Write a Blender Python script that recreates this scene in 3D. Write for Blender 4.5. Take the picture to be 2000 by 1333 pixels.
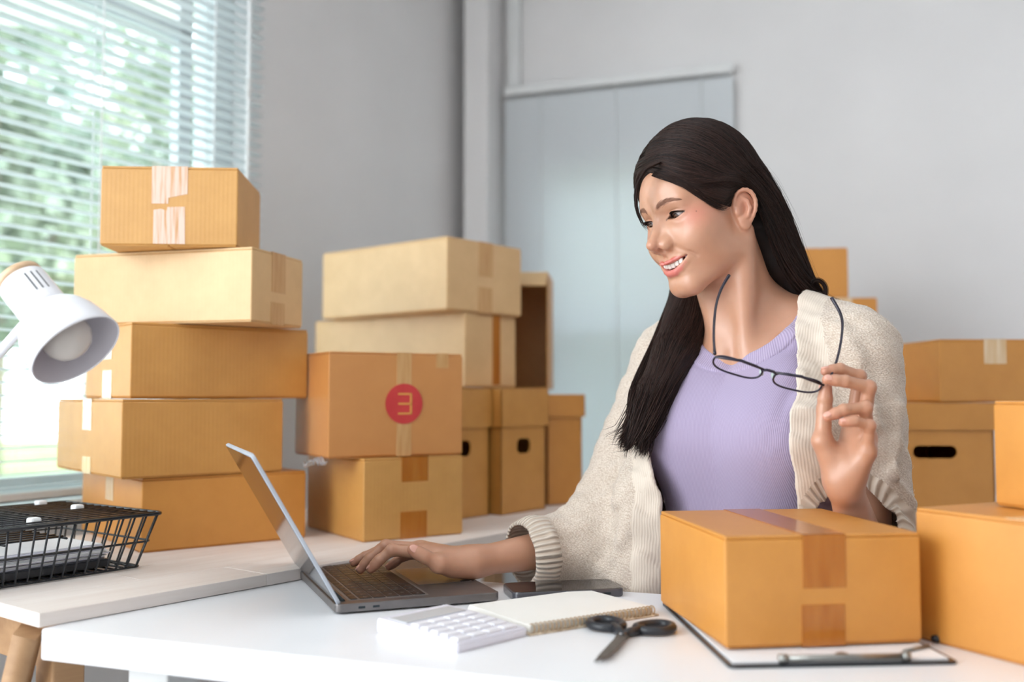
import bpy, bmesh, math, random
import numpy as np
from mathutils import Vector, Matrix

for o in list(bpy.data.objects):
    bpy.data.objects.remove(o)
S = bpy.context.scene
COL = S.collection
rnd = random.Random(7)
PI = math.pi

# ------------------------------------------------------------------ camera
FPX = 1944.0                      # 35 mm lens on a 36 mm sensor, 2000 px wide
PITCH = math.atan(109.0 / FPX)    # looking up a little: horizon below centre
CAMZ = 1.03
cam_d = bpy.data.cameras.new('camera')
cam_d.lens = 35.0
cam_d.sensor_width = 36.0
cam_d.clip_start = 0.02
cam_d.dof.use_dof = True
cam_d.dof.focus_distance = 1.43
cam_d.dof.aperture_fstop = 2.0
cam = bpy.data.objects.new('camera', cam_d)
cam.location = (0, 0, CAMZ)
cam.rotation_euler = (PI / 2 + PITCH, 0, 0)
COL.objects.link(cam)
S.camera = cam

# ------------------------------------------------------------------ sky and lights
world = bpy.data.worlds.new('sky')
S.world = world
world.use_nodes = True
wn = world.node_tree
wn.nodes.clear()
wo = wn.nodes.new('ShaderNodeOutputWorld')
wb = wn.nodes.new('ShaderNodeBackground')
wb.inputs['Color'].default_value = (0.92, 0.965, 1.0, 1)
wb.inputs['Strength'].default_value = 3.6
wn.links.new(wb.outputs[0], wo.inputs[0])


def area(name, loc, target, size, size_y, power, color=(1, 1, 1)):
    d = bpy.data.lights.new(name, 'AREA')
    d.shape = 'RECTANGLE'
    d.size = size
    d.size_y = size_y
    d.energy = power
    d.color = color
    o = bpy.data.objects.new(name, d)
    o.location = loc
    o.rotation_euler = (Vector(target) - Vector(loc)).to_track_quat('-Z', 'Y').to_euler()
    COL.objects.link(o)
    return o


# added lamp for assumed daylight on the left, near the camera, out of frame
area('assumed_side_daylight', (-2.15, -0.30, 1.95), (0.1, 1.8, 1.0), 1.8, 1.3, 20, (0.93, 0.97, 1.0))  # stands in the open left side; no windows are built there
# added soft fill lamp just below the ceiling, no panel there
area('ceiling_fill_light', (0.4, 1.3, 2.66), (0.4, 1.3, 0.0), 1.8, 1.4, 4, (0.95, 0.975, 1.0))

S.view_settings.view_transform = 'Standard'
S.view_settings.look = 'None'
S.view_settings.exposure = 0.56
S.view_settings.gamma = 1.0
S.view_settings.use_curve_mapping = False

# ------------------------------------------------------------------ helpers
CP, SP = math.cos(PITCH), math.sin(PITCH)


def ray(px, py):
    a = (px - 1000.0) / FPX
    b = (666.5 - py) / FPX
    return (a, CP - b * SP, SP + b * CP)


def on(px, py, z):
    """world point at height z seen along this sight line"""
    r = ray(px, py)
    t = (z - CAMZ) / r[2]
    return Vector((r[0] * t, r[1] * t, z))


def at(px, py, y):
    """world point at depth y seen along this sight line"""
    r = ray(px, py)
    t = y / r[1]
    return Vector((r[0] * t, y, CAMZ + r[2] * t))


def link(name, mesh, mat=None, parent=None):
    o = bpy.data.objects.new(name, mesh)
    COL.objects.link(o)
    if mat is not None and not mesh.materials:
        mesh.materials.append(mat)
    if parent is not None:
        o.parent = parent
    return o


def empty(name, loc=(0, 0, 0), rz=0.0):
    o = bpy.data.objects.new(name, None)
    o.empty_display_size = 0.05
    o.location = loc
    o.rotation_euler = (0, 0, rz)
    COL.objects.link(o)
    return o


def tag(o, label=None, cat=None, group=None, kind=None):
    if label: o['label'] = label
    if cat: o['category'] = cat
    if group: o['group'] = group
    if kind: o['kind'] = kind
    return o


class MB:
    """collects shapes and builds ONE mesh"""

    def __init__(self):
        self.bm = bmesh.new()

    def box(self, x0, x1, y0, y1, z0, z1, bevel=0.0, seg=2, M=None):
        bm = bmesh.new()
        bmesh.ops.create_cube(bm, size=1.0)
        bmesh.ops.scale(bm, vec=(x1 - x0, y1 - y0, z1 - z0), verts=bm.verts)
        bmesh.ops.translate(bm, vec=((x0 + x1) / 2, (y0 + y1) / 2, (z0 + z1) / 2), verts=bm.verts)
        if bevel > 0:
            bmesh.ops.bevel(bm, geom=bm.edges[:], offset=bevel, segments=seg, affect='EDGES', profile=0.5)
        if M is not None:
            bmesh.ops.transform(bm, matrix=M, verts=bm.verts)
        self.add(bm)
        return self

    def add(self, bm):
        me = bpy.data.meshes.new('tmp')
        bm.to_mesh(me)
        bm.free()
        self.bm.from_mesh(me)
        bpy.data.meshes.remove(me)

    def tube(self, pts, r, sides=8, closed=False, cap=True):
        pts = [Vector(p) for p in pts]
        n = len(pts)
        rs = r if isinstance(r, (list, tuple)) else [r] * n
        bm = self.bm
        rings = []
        up = Vector((0, 0, 1))
        prev = None
        for i, p in enumerate(pts):
            if closed:
                t = pts[(i + 1) % n] - pts[i - 1]
            else:
                t = pts[min(i + 1, n - 1)] - pts[max(i - 1, 0)]
            if t.length < 1e-9: t = Vector((0, 0, 1))
            t.normalize()
            if prev is None:
                a = up if abs(t.z) < 0.9 else Vector((1, 0, 0))
                u = (a - t * a.dot(t)).normalized()
            else:
                u = (prev - t * prev.dot(t))
                u = u.normalized() if u.length > 1e-6 else t.orthogonal().normalized()
            prev = u
            v = t.cross(u)
            ring = []
            for k in range(sides):
                a = 2 * PI * k / sides
                ring.append(bm.verts.new(p + (u * math.cos(a) + v * math.sin(a)) * rs[i]))
            rings.append(ring)
        m = n if closed else n - 1
        for i in range(m):
            A, B = rings[i], rings[(i + 1) % n]
            for k in range(sides):
                f = bm.faces.new((A[k], A[(k + 1) % sides], B[(k + 1) % sides], B[k]))
                f.smooth = True
        if cap and not closed:
            bm.faces.new(rings[0][::-1])
            bm.faces.new(rings[-1])
        return self

    def lathe(self, prof, seg=32, M=None, smooth=True):
        """prof: list of (r, z)"""
        bm = bmesh.new()
        rings = []
        for r, z in prof:
            if r < 1e-6:
                rings.append([bm.verts.new((0, 0, z))])
            else:
                rings.append([bm.verts.new((r * math.cos(2 * PI * k / seg), r * math.sin(2 * PI * k / seg), z)) for k in range(seg)])
        for A, B in zip(rings, rings[1:]):
            for k in range(seg):
                k2 = (k + 1) % seg
                if len(A) == 1 and len(B) == 1: continue
                if len(A) == 1: f = bm.faces.new((A[0], B[k2], B[k]))
                elif len(B) == 1: f = bm.faces.new((A[k], A[k2], B[0]))
                else: f = bm.faces.new((A[k], A[k2], B[k2], B[k]))
                f.smooth = smooth
        bmesh.ops.recalc_face_normals(bm, faces=bm.faces)
        if M is not None:
            bmesh.ops.transform(bm, matrix=M, verts=bm.verts)
        self.add(bm)
        return self

    def prism(self, poly, z0, z1, bevel=0.0, M=None):
        """poly: list of (x, y), extruded from z0 to z1"""
        bm = bmesh.new()
        b = [bm.verts.new((x, y, z0)) for x, y in poly]
        t = [bm.verts.new((x, y, z1)) for x, y in poly]
        bm.faces.new(b[::-1])
        bm.faces.new(t)
        n = len(poly)
        for i in range(n):
            bm.faces.new((b[i], b[(i + 1) % n], t[(i + 1) % n], t[i]))
        bmesh.ops.recalc_face_normals(bm, faces=bm.faces)
        if bevel > 0:
            es = [e for e in bm.edges if abs(e.verts[0].co.z - e.verts[1].co.z) < 1e-6]
            bmesh.ops.bevel(bm, geom=es, offset=bevel, segments=2, affect='EDGES', profile=0.5)
        if M is not None:
            bmesh.ops.transform(bm, matrix=M, verts=bm.verts)
        self.add(bm)
        return self

    def build(self, name, mat=None, parent=None, smooth=False):
        me = bpy.data.meshes.new(name)
        self.bm.to_mesh(me)
        self.bm.free()
        if smooth:
            for p in me.polygons: p.use_smooth = True
        return link(name, me, mat, parent)


def rrect(w, h, r, n=6):
    """rounded rectangle outline centred at 0"""
    pts = []
    for cx, cy, a0 in ((w / 2 - r, h / 2 - r, 0), (-w / 2 + r, h / 2 - r, 90), (-w / 2 + r, -h / 2 + r, 180), (w / 2 - r, -h / 2 + r, 270)):
        for k in range(n + 1):
            a = math.radians(a0 + 90.0 * k / n)
            pts.append((cx + r * math.cos(a), cy + r * math.sin(a)))
    return pts


# ------------------------------------------------------------------ materials
def srgb(r, g, b):
    def c(v):
        v /= 255.0
        return v / 12.92 if v <= 0.04045 else ((v + 0.055) / 1.055) ** 2.4
    return (c(r), c(g), c(b), 1.0)


def pmat(name, color, rough=0.5, metal=0.0, spec=0.5, **kw):
    m = bpy.data.materials.new(name)
    m.use_nodes = True
    b = m.node_tree.nodes['Principled BSDF']
    b.inputs['Base Color'].default_value = color
    b.inputs['Roughness'].default_value = rough
    b.inputs['Metallic'].default_value = metal
    b.inputs['Specular IOR Level'].default_value = spec
    for k, v in kw.items():
        b.inputs[k.replace('_', ' ')].default_value = v
    return m


def N(m, t, **kw):
    n = m.node_tree.nodes.new(t)
    for k, v in kw.items():
        if k.startswith('i_'): n.inputs[k[2:].replace('_', ' ')].default_value = v
        else: setattr(n, k, v)
    return n


def L(m, a, b):
    m.node_tree.links.new(a, b)


def noisy(m, c1, c2, scale=8.0, stretch=(1, 1, 1), detail=4.0, bump=0.0, bump_scale=None, dist=0.001, coord='Object', lo=0.3, hi=0.7):
    """colour variation between c1 and c2, plus fine relief"""
    b = m.node_tree.nodes['Principled BSDF']
    tc = N(m, 'ShaderNodeTexCoord')
    mp = N(m, 'ShaderNodeMapping')
    mp.inputs['Scale'].default_value = stretch
    L(m, tc.outputs[coord], mp.inputs['Vector'])
    nz = N(m, 'ShaderNodeTexNoise')
    nz.inputs['Scale'].default_value = scale
    nz.inputs['Detail'].default_value = detail
    L(m, mp.outputs[0], nz.inputs['Vector'])
    cr = N(m, 'ShaderNodeValToRGB')
    cr.color_ramp.elements[0].position = lo
    cr.color_ramp.elements[1].position = hi
    cr.color_ramp.elements[0].color = c1
    cr.color_ramp.elements[1].color = c2
    L(m, nz.outputs['Fac'], cr.inputs['Fac'])
    L(m, cr.outputs['Color'], b.inputs['Base Color'])
    if bump > 0:
        n2 = N(m, 'ShaderNodeTexNoise')
        n2.inputs['Scale'].default_value = bump_scale or scale * 6
        n2.inputs['Detail'].default_value = 3.0
        L(m, mp.outputs[0], n2.inputs['Vector'])
        bp = N(m, 'ShaderNodeBump')
        bp.inputs['Strength'].default_value = bump
        bp.inputs['Distance'].default_value = dist
        L(m, n2.outputs['Fac'], bp.inputs['Height'])
        L(m, bp.outputs[0], b.inputs['Normal'])
    return m


WALL = noisy(pmat('wall_paint', srgb(230, 228, 228), 0.8, spec=0.2), srgb(227, 225, 225), srgb(233, 231, 231), 3.0, bump=0.1, bump_scale=160, dist=0.0006)
WHITE_TRIM = noisy(pmat('white_trim_paint', srgb(225, 226, 226), 0.45), srgb(222, 223, 223), srgb(230, 231, 231), 9.0)
FLOOR = noisy(pmat('floor_vinyl', srgb(200, 198, 196), 0.5), srgb(190, 190, 190), srgb(206, 205, 204), 5.0, bump=0.05)
CEIL = noisy(pmat('ceiling_paint', srgb(235, 235, 235), 0.9), srgb(232, 232, 232), srgb(238, 238, 238), 5.0)


def cardboard(name, base, vary=10, flute=True):
    r, g, b_ = base
    m = pmat(name, srgb(r, g, b_), 0.48, spec=0.85)
    b = m.node_tree.nodes['Principled BSDF']
    tc = N(m, 'ShaderNodeTexCoord')
    nz = N(m, 'ShaderNodeTexNoise', i_Scale=14.0, i_Detail=6.0, i_Roughness=0.65)
    L(m, tc.outputs['Object'], nz.inputs['Vector'])
    cr = N(m, 'ShaderNodeValToRGB')
    cr.color_ramp.elements[0].position = 0.25
    cr.color_ramp.elements[1].position = 0.75
    cr.color_ramp.elements[0].color = srgb(r - vary, g - vary, b_ - vary)
    cr.color_ramp.elements[1].color = srgb(min(255, r + vary * 0.5), min(255, g + vary * 0.5), b_ + vary * 0.4)
    L(m, nz.outputs['Fac'], cr.inputs['Fac'])
    # fluting shows faintly as vertical lines
    sx = N(m, 'ShaderNodeSeparateXYZ')
    L(m, tc.outputs['Object'], sx.inputs[0])
    ad = N(m, 'ShaderNodeMath', operation='ADD')
    L(m, sx.outputs['X'], ad.inputs[0]); L(m, sx.outputs['Y'], ad.inputs[1])
    mu = N(m, 'ShaderNodeMath', operation='MULTIPLY'); mu.inputs[1].default_value = 2 * PI / 0.0075
    L(m, ad.outputs[0], mu.inputs[0])
    si = N(m, 'ShaderNodeMath', operation='SINE')
    L(m, mu.outputs[0], si.inputs[0])
    mr = N(m, 'ShaderNodeMapRange'); mr.inputs['From Min'].default_value = -1; mr.inputs['To Min'].default_value = 0.984 if flute else 0.996; mr.inputs['To Max'].default_value = 1.0
    L(m, si.outputs[0], mr.inputs['Value'])
    mx = N(m, 'ShaderNodeVectorMath', operation='SCALE')
    L(m, cr.outputs['Color'], mx.inputs[0]); L(m, mr.outputs[0], mx.inputs['Scale'])
    L(m, mx.outputs[0], b.inputs['Base Color'])
    n2 = N(m, 'ShaderNodeTexNoise', i_Scale=260.0, i_Detail=2.0)
    L(m, tc.outputs['Object'], n2.inputs['Vector'])
    bp = N(m, 'ShaderNodeBump', i_Strength=0.12, i_Distance=0.0006)
    L(m, n2.outputs['Fac'], bp.inputs['Height'])
    bp2 = N(m, 'ShaderNodeBump', i_Strength=0.07 if flute else 0.02, i_Distance=0.0006)
    L(m, si.outputs[0], bp2.inputs['Height']); L(m, bp.outputs[0], bp2.inputs['Normal'])
    L(m, bp2.outputs[0], b.inputs['Normal'])
    return m


CARD = [cardboard('cardboard_a', (211, 156, 82)), cardboard('cardboard_b', (207, 148, 71)),
        cardboard('cardboard_c', (226, 186, 132)), cardboard('cardboard_tan', (206, 141, 76), 6, False),
        cardboard('cardboard_d', (210, 143, 60), 8, False)]
CARD_EDGE = pmat('cardboard_cut_edge', srgb(120, 82, 44), 0.9)
TAPE_CLEAR = pmat('clear_tape', srgb(233, 206, 178), 0.16, spec=0.5)
noisy(TAPE_CLEAR, srgb(222, 184, 136), srgb(236, 212, 180), 30, stretch=(8, 8, 0.4), lo=0.35, hi=0.65)
TAPE_BROWN = noisy(pmat('brown_tape', srgb(176, 104, 34), 0.2), srgb(172, 100, 32), srgb(190, 120, 48), 20, stretch=(4, 4, 0.5))
TAPE_FAINT = noisy(pmat('matte_tape', srgb(206, 160, 105), 0.3), srgb(200, 150, 92), srgb(216, 172, 120), 25, stretch=(5, 5, 0.5))
# ================================================================== the room
# side wall with the window: passes P0, runs along WD (away from the camera to the right)
P0 = Vector((-1.167, 1.75, 0)); WA = math.radians(61.0)
WD = Vector((math.cos(WA), math.sin(WA), 0)); WN = Vector((math.sin(WA), -math.cos(WA), 0))   # WN points into the room
CORNER = P0 + WD * 2.10
BA = math.radians(-19.45)
BD = Vector((math.cos(BA), math.sin(BA), 0))
ROOM_H = 2.7
MW = Matrix.Translation(P0) @ Matrix.Rotation(WA, 4, 'Z')        # local x along the wall, local -y into the room
MBK = Matrix.Translation(CORNER) @ Matrix.Rotation(BA, 4, 'Z')


def wall_with_hole(name, x0, x1, hx0, hx1, hz0, hz1, thick, M, mat=WALL):
    m = MB()
    m.box(x0, hx0, 0, thick, 0, ROOM_H)
    m.box(hx1, x1, 0, thick, 0, ROOM_H)
    m.box(hx0, hx1, 0, thick, 0, hz0)
    m.box(hx0, hx1, 0, thick, hz1, ROOM_H)
    o = m.build(name, mat)
    o.matrix_world = M
    return tag(o, kind='structure')


SILL = 0.815
WIN_R = 0.96          # right end of the window opening along the wall
wall_with_hole('wall_left', -0.72, 2.18, -0.60, WIN_R, SILL, 2.45, 0.16, MW)
wall_with_hole('wall_back', -0.12, 3.2, 0.27, 0.86, 0.30, 1.84, 0.16, MBK)
# walls behind and beside the camera; the left is an added gap admitting daylight
rw = MB().box(-3.4, 3.3, -2.1, -1.95, 0, ROOM_H).build('wall_rear', WALL); tag(rw, kind='structure')
rg_ = MB().box(2.75, 2.9, -2.0, 3.4, 0, ROOM_H).build('wall_right', WALL); tag(rg_, kind='structure')
f = MB().box(-4.5, 3.6, -2.0, 4.4, -0.05, 0.0).build('floor', FLOOR); tag(f, kind='structure')
c = MB().box(-3.2, 3.6, -2.0, 4.4, ROOM_H, ROOM_H + 0.06).build('ceiling', CEIL); tag(c, kind='structure')
# corner pillar between the two walls
p = MB().box(0.035, 0.125, -0.16, 0.02, 0, ROOM_H, 0.006).build('trim_1', WALL); p.matrix_world = MBK; tag(p, kind='structure')
# cable conduit running down the back wall
cd = MB().box(0.150, 0.196, -0.028, 0.0, 2.14, ROOM_H, 0.004).build('trim_2', WHITE_TRIM); cd.matrix_world = MBK; tag(cd, kind='structure')
b1 = MB().box(-0.72, 2.1, -0.014, 0.0, 0, 0.09, 0.003).build('baseboard_left', WHITE_TRIM); b1.matrix_world = MW; tag(b1, kind='structure')
b2 = MB().box(0.155, 3.2, -0.014, 0.0, 0, 0.09, 0.003).build('baseboard_back', WHITE_TRIM); b2.matrix_world = MBK; tag(b2, kind='structure')

# ---- window in the side wall: frame, sash bars, glass, sill
GLASS = bpy.data.materials.new('window_glass'); GLASS.use_nodes = True
g = GLASS.node_tree; g.nodes.clear()
go = g.nodes.new('ShaderNodeOutputMaterial'); gm = g.nodes.new('ShaderNodeMixShader'); gt = g.nodes.new('ShaderNodeBsdfTransparent'); gg = g.nodes.new('ShaderNodeBsdfGlossy')
gt.inputs[0].default_value = (0.93, 0.985, 0.985, 1); gg.inputs['Roughness'].default_value = 0.02; gm.inputs[0].default_value = 0.05
g.links.new(gt.outputs[0], gm.inputs[1]); g.links.new(gg.outputs[0], gm.inputs[2]); g.links.new(gm.outputs[0], go.inputs[0])
FRAME = noisy(pmat('aluminium_frame', srgb(214, 222, 224), 0.4), srgb(208, 217, 220), srgb(222, 229, 231), 12)

win = empty('window_1'); win.matrix_world = MW; tag(win, kind='structure')
m = MB()
m.box(WIN_R - 0.06, WIN_R, 0.05, 0.13, SILL, 2.45, 0.004)
m.box(-0.60, -0.54, 0.05, 0.13, SILL, 2.45, 0.004)
m.box(-0.60, WIN_R, 0.05, 0.13, SILL, SILL + 0.02, 0.004)
m.box(-0.60, WIN_R, 0.05, 0.13, 2.39, 2.45, 0.004)
m.build('window_frame', FRAME, win)
for x0, x1 in ((-0.54, 0.15), (0.15, 0.845)):
    m = MB()
    w = 0.045
    for q in ((x0, x0 + w, SILL + .02, 2.39), (x1 - w, x1, SILL + .02, 2.39), (x0, x1, SILL + .02, SILL + .045), (x0, x1, 1.935, 1.98)):
        m.box(q[0], q[1], 0.075, 0.105, q[2], q[3], 0.003)
    s = m.build('window_sash', FRAME, win)
    MB().box(x0 + .03, x1 - .03, 0.088, 0.092, SILL + .03, 1.95).build('window_pane', GLASS, s)
MB().box(0.84, 0.905, 0.088, 0.092, SILL + .02, 2.40).build('window_pane', GLASS, win)
MB().box(-0.66, WIN_R + 0.04, -0.055, 0.05, SILL - 0.03, SILL, 0.004).build('window_sill', WHITE_TRIM, win)

# ---- venetian blind hanging in front of it
SLAT = pmat('blind_slat', srgb(243, 246, 247), 0.4, spec=0.4)
b = SLAT.node_tree.nodes['Principled BSDF']
t = N(SLAT, 'ShaderNodeBsdfTranslucent'); t.inputs['Color'].default_value = srgb(240, 246, 248)
mx = N(SLAT, 'ShaderNodeMixShader'); mx.inputs[0].default_value = 0.45
L(SLAT, b.outputs[0], mx.inputs[1]); L(SLAT, t.outputs[0], mx.inputs[2])
L(SLAT, mx.outputs[0], SLAT.node_tree.nodes['Material Output'].inputs['Surface'])
CORD = pmat('blind_cord', srgb(246, 248, 249), 0.7)


def blind(name, M, x0, x1, z0, z1, pitch, width, tilt, cords, label, slat_mat, wand=None, y=-0.035):
    r = empty(name); r.matrix_world = M
    tag(r, label, 'blind')
    bm = MB()
    n = 4
    prof = []
    for k in range(n + 1):
        a = (k / n - 0.5)
        prof.append((a * width, 0.0018 * (1 - 4 * a * a)))
    ct, st = math.cos(tilt), math.sin(tilt)
    pts = [(u * ct - v * st, u * st + v * ct) for u, v in prof] + [(u * ct - (v - .0006) * st, u * st + (v - .0006) * ct) for u, v in prof[::-1]]
    mesh = bmesh.new()
    A = [mesh.verts.new((x0, p[0], p[1])) for p in pts]; B = [mesh.verts.new((x1, p[0], p[1])) for p in pts]
    k = len(pts)
    for i in range(k):
        mesh.faces.new((A[i], A[(i + 1) % k], B[(i + 1) % k], B[i]))
    mesh.faces.new(A[::-1]); mesh.faces.new(B)
    bmesh.ops.recalc_face_normals(mesh, faces=mesh.faces)
    me = bpy.data.meshes.new('slat'); mesh.to_mesh(me); mesh.free(); me.materials.append(slat_mat)
    for i in range(int((z1 - z0) / pitch)):
        o = link('slat', me, None, r)
        o.location = (0, y, z0 + 0.012 + i * pitch)
    MB().box(x0, x1, y - 0.02, y + 0.02, z1, z1 + 0.03, 0.002).build('head_rail', WHITE_TRIM, r)
    MB().box(x0, x1, y - 0.012, y + 0.012, z0 - 0.014, z0 + 0.002, 0.003).build('bottom_rail', WHITE_TRIM, r)
    for cx in cords:
        m = MB()
        m.tube([(cx, y - width * 0.5 * ct - .001, z0), (cx, y - width * 0.5 * ct - .001, z1)], 0.002, 6)
        m.tube([(cx, y + width * 0.5 * ct + .001, z0), (cx, y + width * 0.5 * ct + .001, z1)], 0.002, 6)
        m.build('ladder_cord', CORD, r)
    if wand:
        wx, wz0, wz1, wk = wand
        w = MB().tube([(wx, y - .03, wz0), (wx, y - .03, wz1)], 0.005, 8).build('tilt_wand', CORD, r)
        MB().lathe([(0, -.03), (.006, -.026), (.009, -.005), (.006, .018), (.004, .03), (0, .03)], 12, Matrix.Translation((wx, y - .03, wk))).build('wand_knob', WHITE_TRIM, w)
    return r


blind('venetian_blind', MW, -0.66, 0.98, SILL + 0.022, 2.5, 0.0262, 0.025, math.radians(-8), (-0.45, 0.0, 0.474, 0.80),
      'white venetian blind with open slats over the bright side window', SLAT, wand=(0.90, 0.95, 2.5, 1.82))

# ---- window in the back wall behind a closed blind
win2 = empty('window_2'); win2.matrix_world = MBK; tag(win2, kind='structure')
m = MB()
for q in ((.27, .32, .30, 1.84), (.81, .86, .30, 1.84), (.27, .86, .30, .36), (.27, .86, 1.78, 1.84), (.27, .86, 1.22, 1.26)):
    m.box(q[0], q[1], .05, .12, q[2], q[3], .003)
m.build('window_frame', FRAME, win2)
MB().box(.31, .82, .083, .087, .34, 1.80).build('window_pane', GLASS, win2)
SLAT2 = bpy.data.materials.new('thin_blind_slat'); SLAT2.use_nodes = True
b = SLAT2.node_tree.nodes['Principled BSDF']
b.inputs['Base Color'].default_value = srgb(238, 241, 244); b.inputs['Roughness'].default_value = 0.5
t = N(SLAT2, 'ShaderNodeBsdfTranslucent'); t.inputs['Color'].default_value = srgb(236, 240, 242)
mx = N(SLAT2, 'ShaderNodeMixShader'); mx.inputs[0].default_value = 0.35
L(SLAT2, b.outputs[0], mx.inputs[1]); L(SLAT2, t.outputs[0], mx.inputs[2])
L(SLAT2, mx.outputs[0], SLAT2.node_tree.nodes['Material Output'].inputs['Surface'])
blind('venetian_blind', MBK, 0.145, 0.945, 0.28, 2.10, 0.0215, 0.025, math.radians(-78), (0.28, 0.55, 0.84),
      'closed pale grey blind over the back wall window', SLAT2)

# ---- outside: lawn, trees seen through the slats
GRASS = noisy(pmat('lawn', srgb(120, 140, 90), 0.9), srgb(105, 128, 78), srgb(150, 165, 110), 2.0)
gr = MB().box(-26, 8, 4.6, 30, -0.3, -0.25).build('ground', GRASS); tag(gr, kind='structure')
LEAF = noisy(pmat('tree_leaves', srgb(120, 150, 110), 0.6), srgb(112, 132, 128), srgb(172, 180, 152), 1.1, lo=.35, hi=.65)
BARK = noisy(pmat('tree_bark', srgb(160, 150, 138), 0.9), srgb(150, 140, 128), srgb(176, 164, 150), 6)
rt = random.Random(3)


def tree(x, y, h, r, label):
    t = empty('garden_tree', (x, y, -0.25)); tag(t, label, 'tree', 'trees outside the side window')
    m = MB().tube([(0, 0, 0), (.05, .03, h * .35), (0.0, .05, h * .75)], [.16, .12, .05], 8)
    for k in range(5):
        a = 2 * PI * k / 5
        m.tube([(0.02, .03, h * .4 + k * .12), (math.cos(a) * r * .6, math.sin(a) * r * .6, h * .6 + k * .15)], [.05, .02], 6)
    m.build('trunk', BARK, t)
    n = 4200
    V = []; F = []
    cl = [(rt.gauss(0, r * .45), rt.gauss(0, r * .45), h * .62 + rt.gauss(0, h * .17), r * rt.uniform(.25, .45)) for _ in range(26)]
    for i in range(n):
        cx, cy, cz, cr = rt.choice(cl)
        d = Vector((rt.gauss(0, 1), rt.gauss(0, 1), rt.gauss(0, .8))).normalized() * cr * rt.uniform(.5, 1)
        p = Vector((cx, cy, cz)) + d
        u = Vector((rt.gauss(0, 1), rt.gauss(0, 1), rt.gauss(0, 1))).normalized()
        w = u.orthogonal().normalized(); s = rt.uniform(.06, .13)
        k = len(V)
        V += [p - u * s, p + w * s * .45, p + u * s, p - w * s * .45 + u.cross(w) * .02]
        F.append((k, k + 1, k + 2)); F.append((k, k + 2, k + 3))
    me = bpy.data.meshes.new('crown'); me.from_pydata(V, [], F)
    o = link('crown', me, LEAF, t); o['kind'] = 'stuff'


tree(-3.9, 7.3, 4.6, 1.25, 'pale leafy tree closest to the side window outside')
tree(-7.4, 8.4, 5.2, 1.2, 'pale leafy tree standing apart outside the side window')
tree(-3.0, 10.4, 5.4, 1.3, 'tall tree outside seen past the window frame')
tree(-5.6, 13.2, 6.6, 1.8, 'tallest tree at the back of the garden outside')
# ================================================================== parcels
ZT = 0.75     # white table top
ZW = 0.768    # wooden desk top


def box_at(Nx, Ny, ang, w, l):
    """near corner + direction of its right-hand face -> base centre"""
    a = math.radians(ang)
    return Nx + math.cos(a) * w / 2 - math.sin(a) * l / 2, Ny + math.sin(a) * w / 2 + math.cos(a) * l / 2


def parcel(N_, ang, w, l, z0, H, mat, label, seam='y', tape=TAPE_CLEAR, tw=0.048, down=0.075, up=0.04, top_tape=True, ends=(-1, 1), toff=0.0, group=None):
    cx, cy = box_at(N_[0], N_[1], ang, w, l)
    r = empty('cardboard_box', (cx, cy, z0), math.radians(ang))
    tag(r, label, 'box', group)
    t = 0.004
    m = MB()
    m.box(-w / 2, w / 2, -l / 2, l / 2, t * .6, H - t, 0.0022, 2)
    m.build('body', mat, r)
    # top flaps meeting at a seam, and the folded bottom flaps
    g = 0.0012
    for s in (-1, 1):
        for z_, z2, nm, ins in ((H - t, H, 'top_flap', .0012), (0.0, t * .6, 'bottom_flap', .0018)):
            mm = MB()
            if seam == 'y':
                a0, a1 = sorted((s * g, s * (w / 2 - ins)))
                mm.box(a0, a1, -l / 2 + ins, l / 2 - ins, z_ + .0002, z2, .0008, 1)
            else:
                a0, a1 = sorted((s * g, s * (l / 2 - ins)))
                mm.box(-w / 2 + ins, w / 2 - ins, a0, a1, z_ + .0002, z2, .0008, 1)
            mm.build(nm, mat, r)
    e = 0.0007
    if tape is not None:
        if top_tape:
            mm = MB()
            if seam == 'y': mm.box(toff - tw / 2, toff + tw / 2, -l / 2 - e, l / 2 + e, H, H + e)
            else: mm.box(-w / 2 - e, w / 2 + e, toff - tw / 2, toff + tw / 2, H, H + e)
            for s in ends:
                if seam == 'y':
                    q = s * l / 2
                    mm.box(toff - tw / 2, toff + tw / 2, min(q, q + s * e), max(q, q + s * e), H - down, H + e)
                else:
                    q = s * w / 2
                    mm.box(min(q, q + s * e), max(q, q + s * e), toff - tw / 2, toff + tw / 2, H - down, H + e)
            mm.build('tape', tape, r)
        if up > 0:
            for s in ends:
                mm = MB()
                if seam == 'y':
                    q = s * l / 2
                    mm.box(toff - tw / 2 - .002, toff + tw / 2 - .002, min(q, q + s * e), max(q, q + s * e), 0.0, up)
                else:
                    q = s * w / 2
                    mm.box(min(q, q + s * e), max(q, q + s * e), toff - tw / 2 - .002, toff + tw / 2 - .002, 0.0, up)
                mm.build('tape', tape, r)
    return r


GL = 'boxes stacked beside the window'
b5 = parcel((-0.621, 1.682), 38, 0.301, 0.36, ZW, 0.1245, CARD[4], 'large brown cardboard box at the bottom of the stack by the window', 'x', TAPE_CLEAR, down=.05, up=0, group=GL)
b4 = parcel((-0.645, 1.650), 40, 0.292, 0.36, 0.8935, 0.1325, CARD[1], 'taped cardboard box second from the bottom of the window stack', 'x', TAPE_CLEAR, down=.055, up=.03, group=GL)
b3 = parcel((-0.640, 1.670), 40, 0.331, 0.237, 1.027, 0.129, CARD[1], 'wide cardboard box third from the bottom of the window stack', 'x', TAPE_CLEAR, down=.06, up=.05, group=GL)
b2 = parcel((-0.441, 1.680), 74, 0.180, 0.36, 1.157, 0.128, CARD[2], 'long cardboard box with a pale creased side, second from the top of the window stack', 'y', TAPE_FAINT, down=.07, up=.04, group=GL)
b1_ = parcel((-0.470, 1.690), 94, 0.21, 0.229, 1.286, 0.137, CARD[0], 'small cardboard box with torn white tape on top of the window stack', 'x', None, group=GL)
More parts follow.
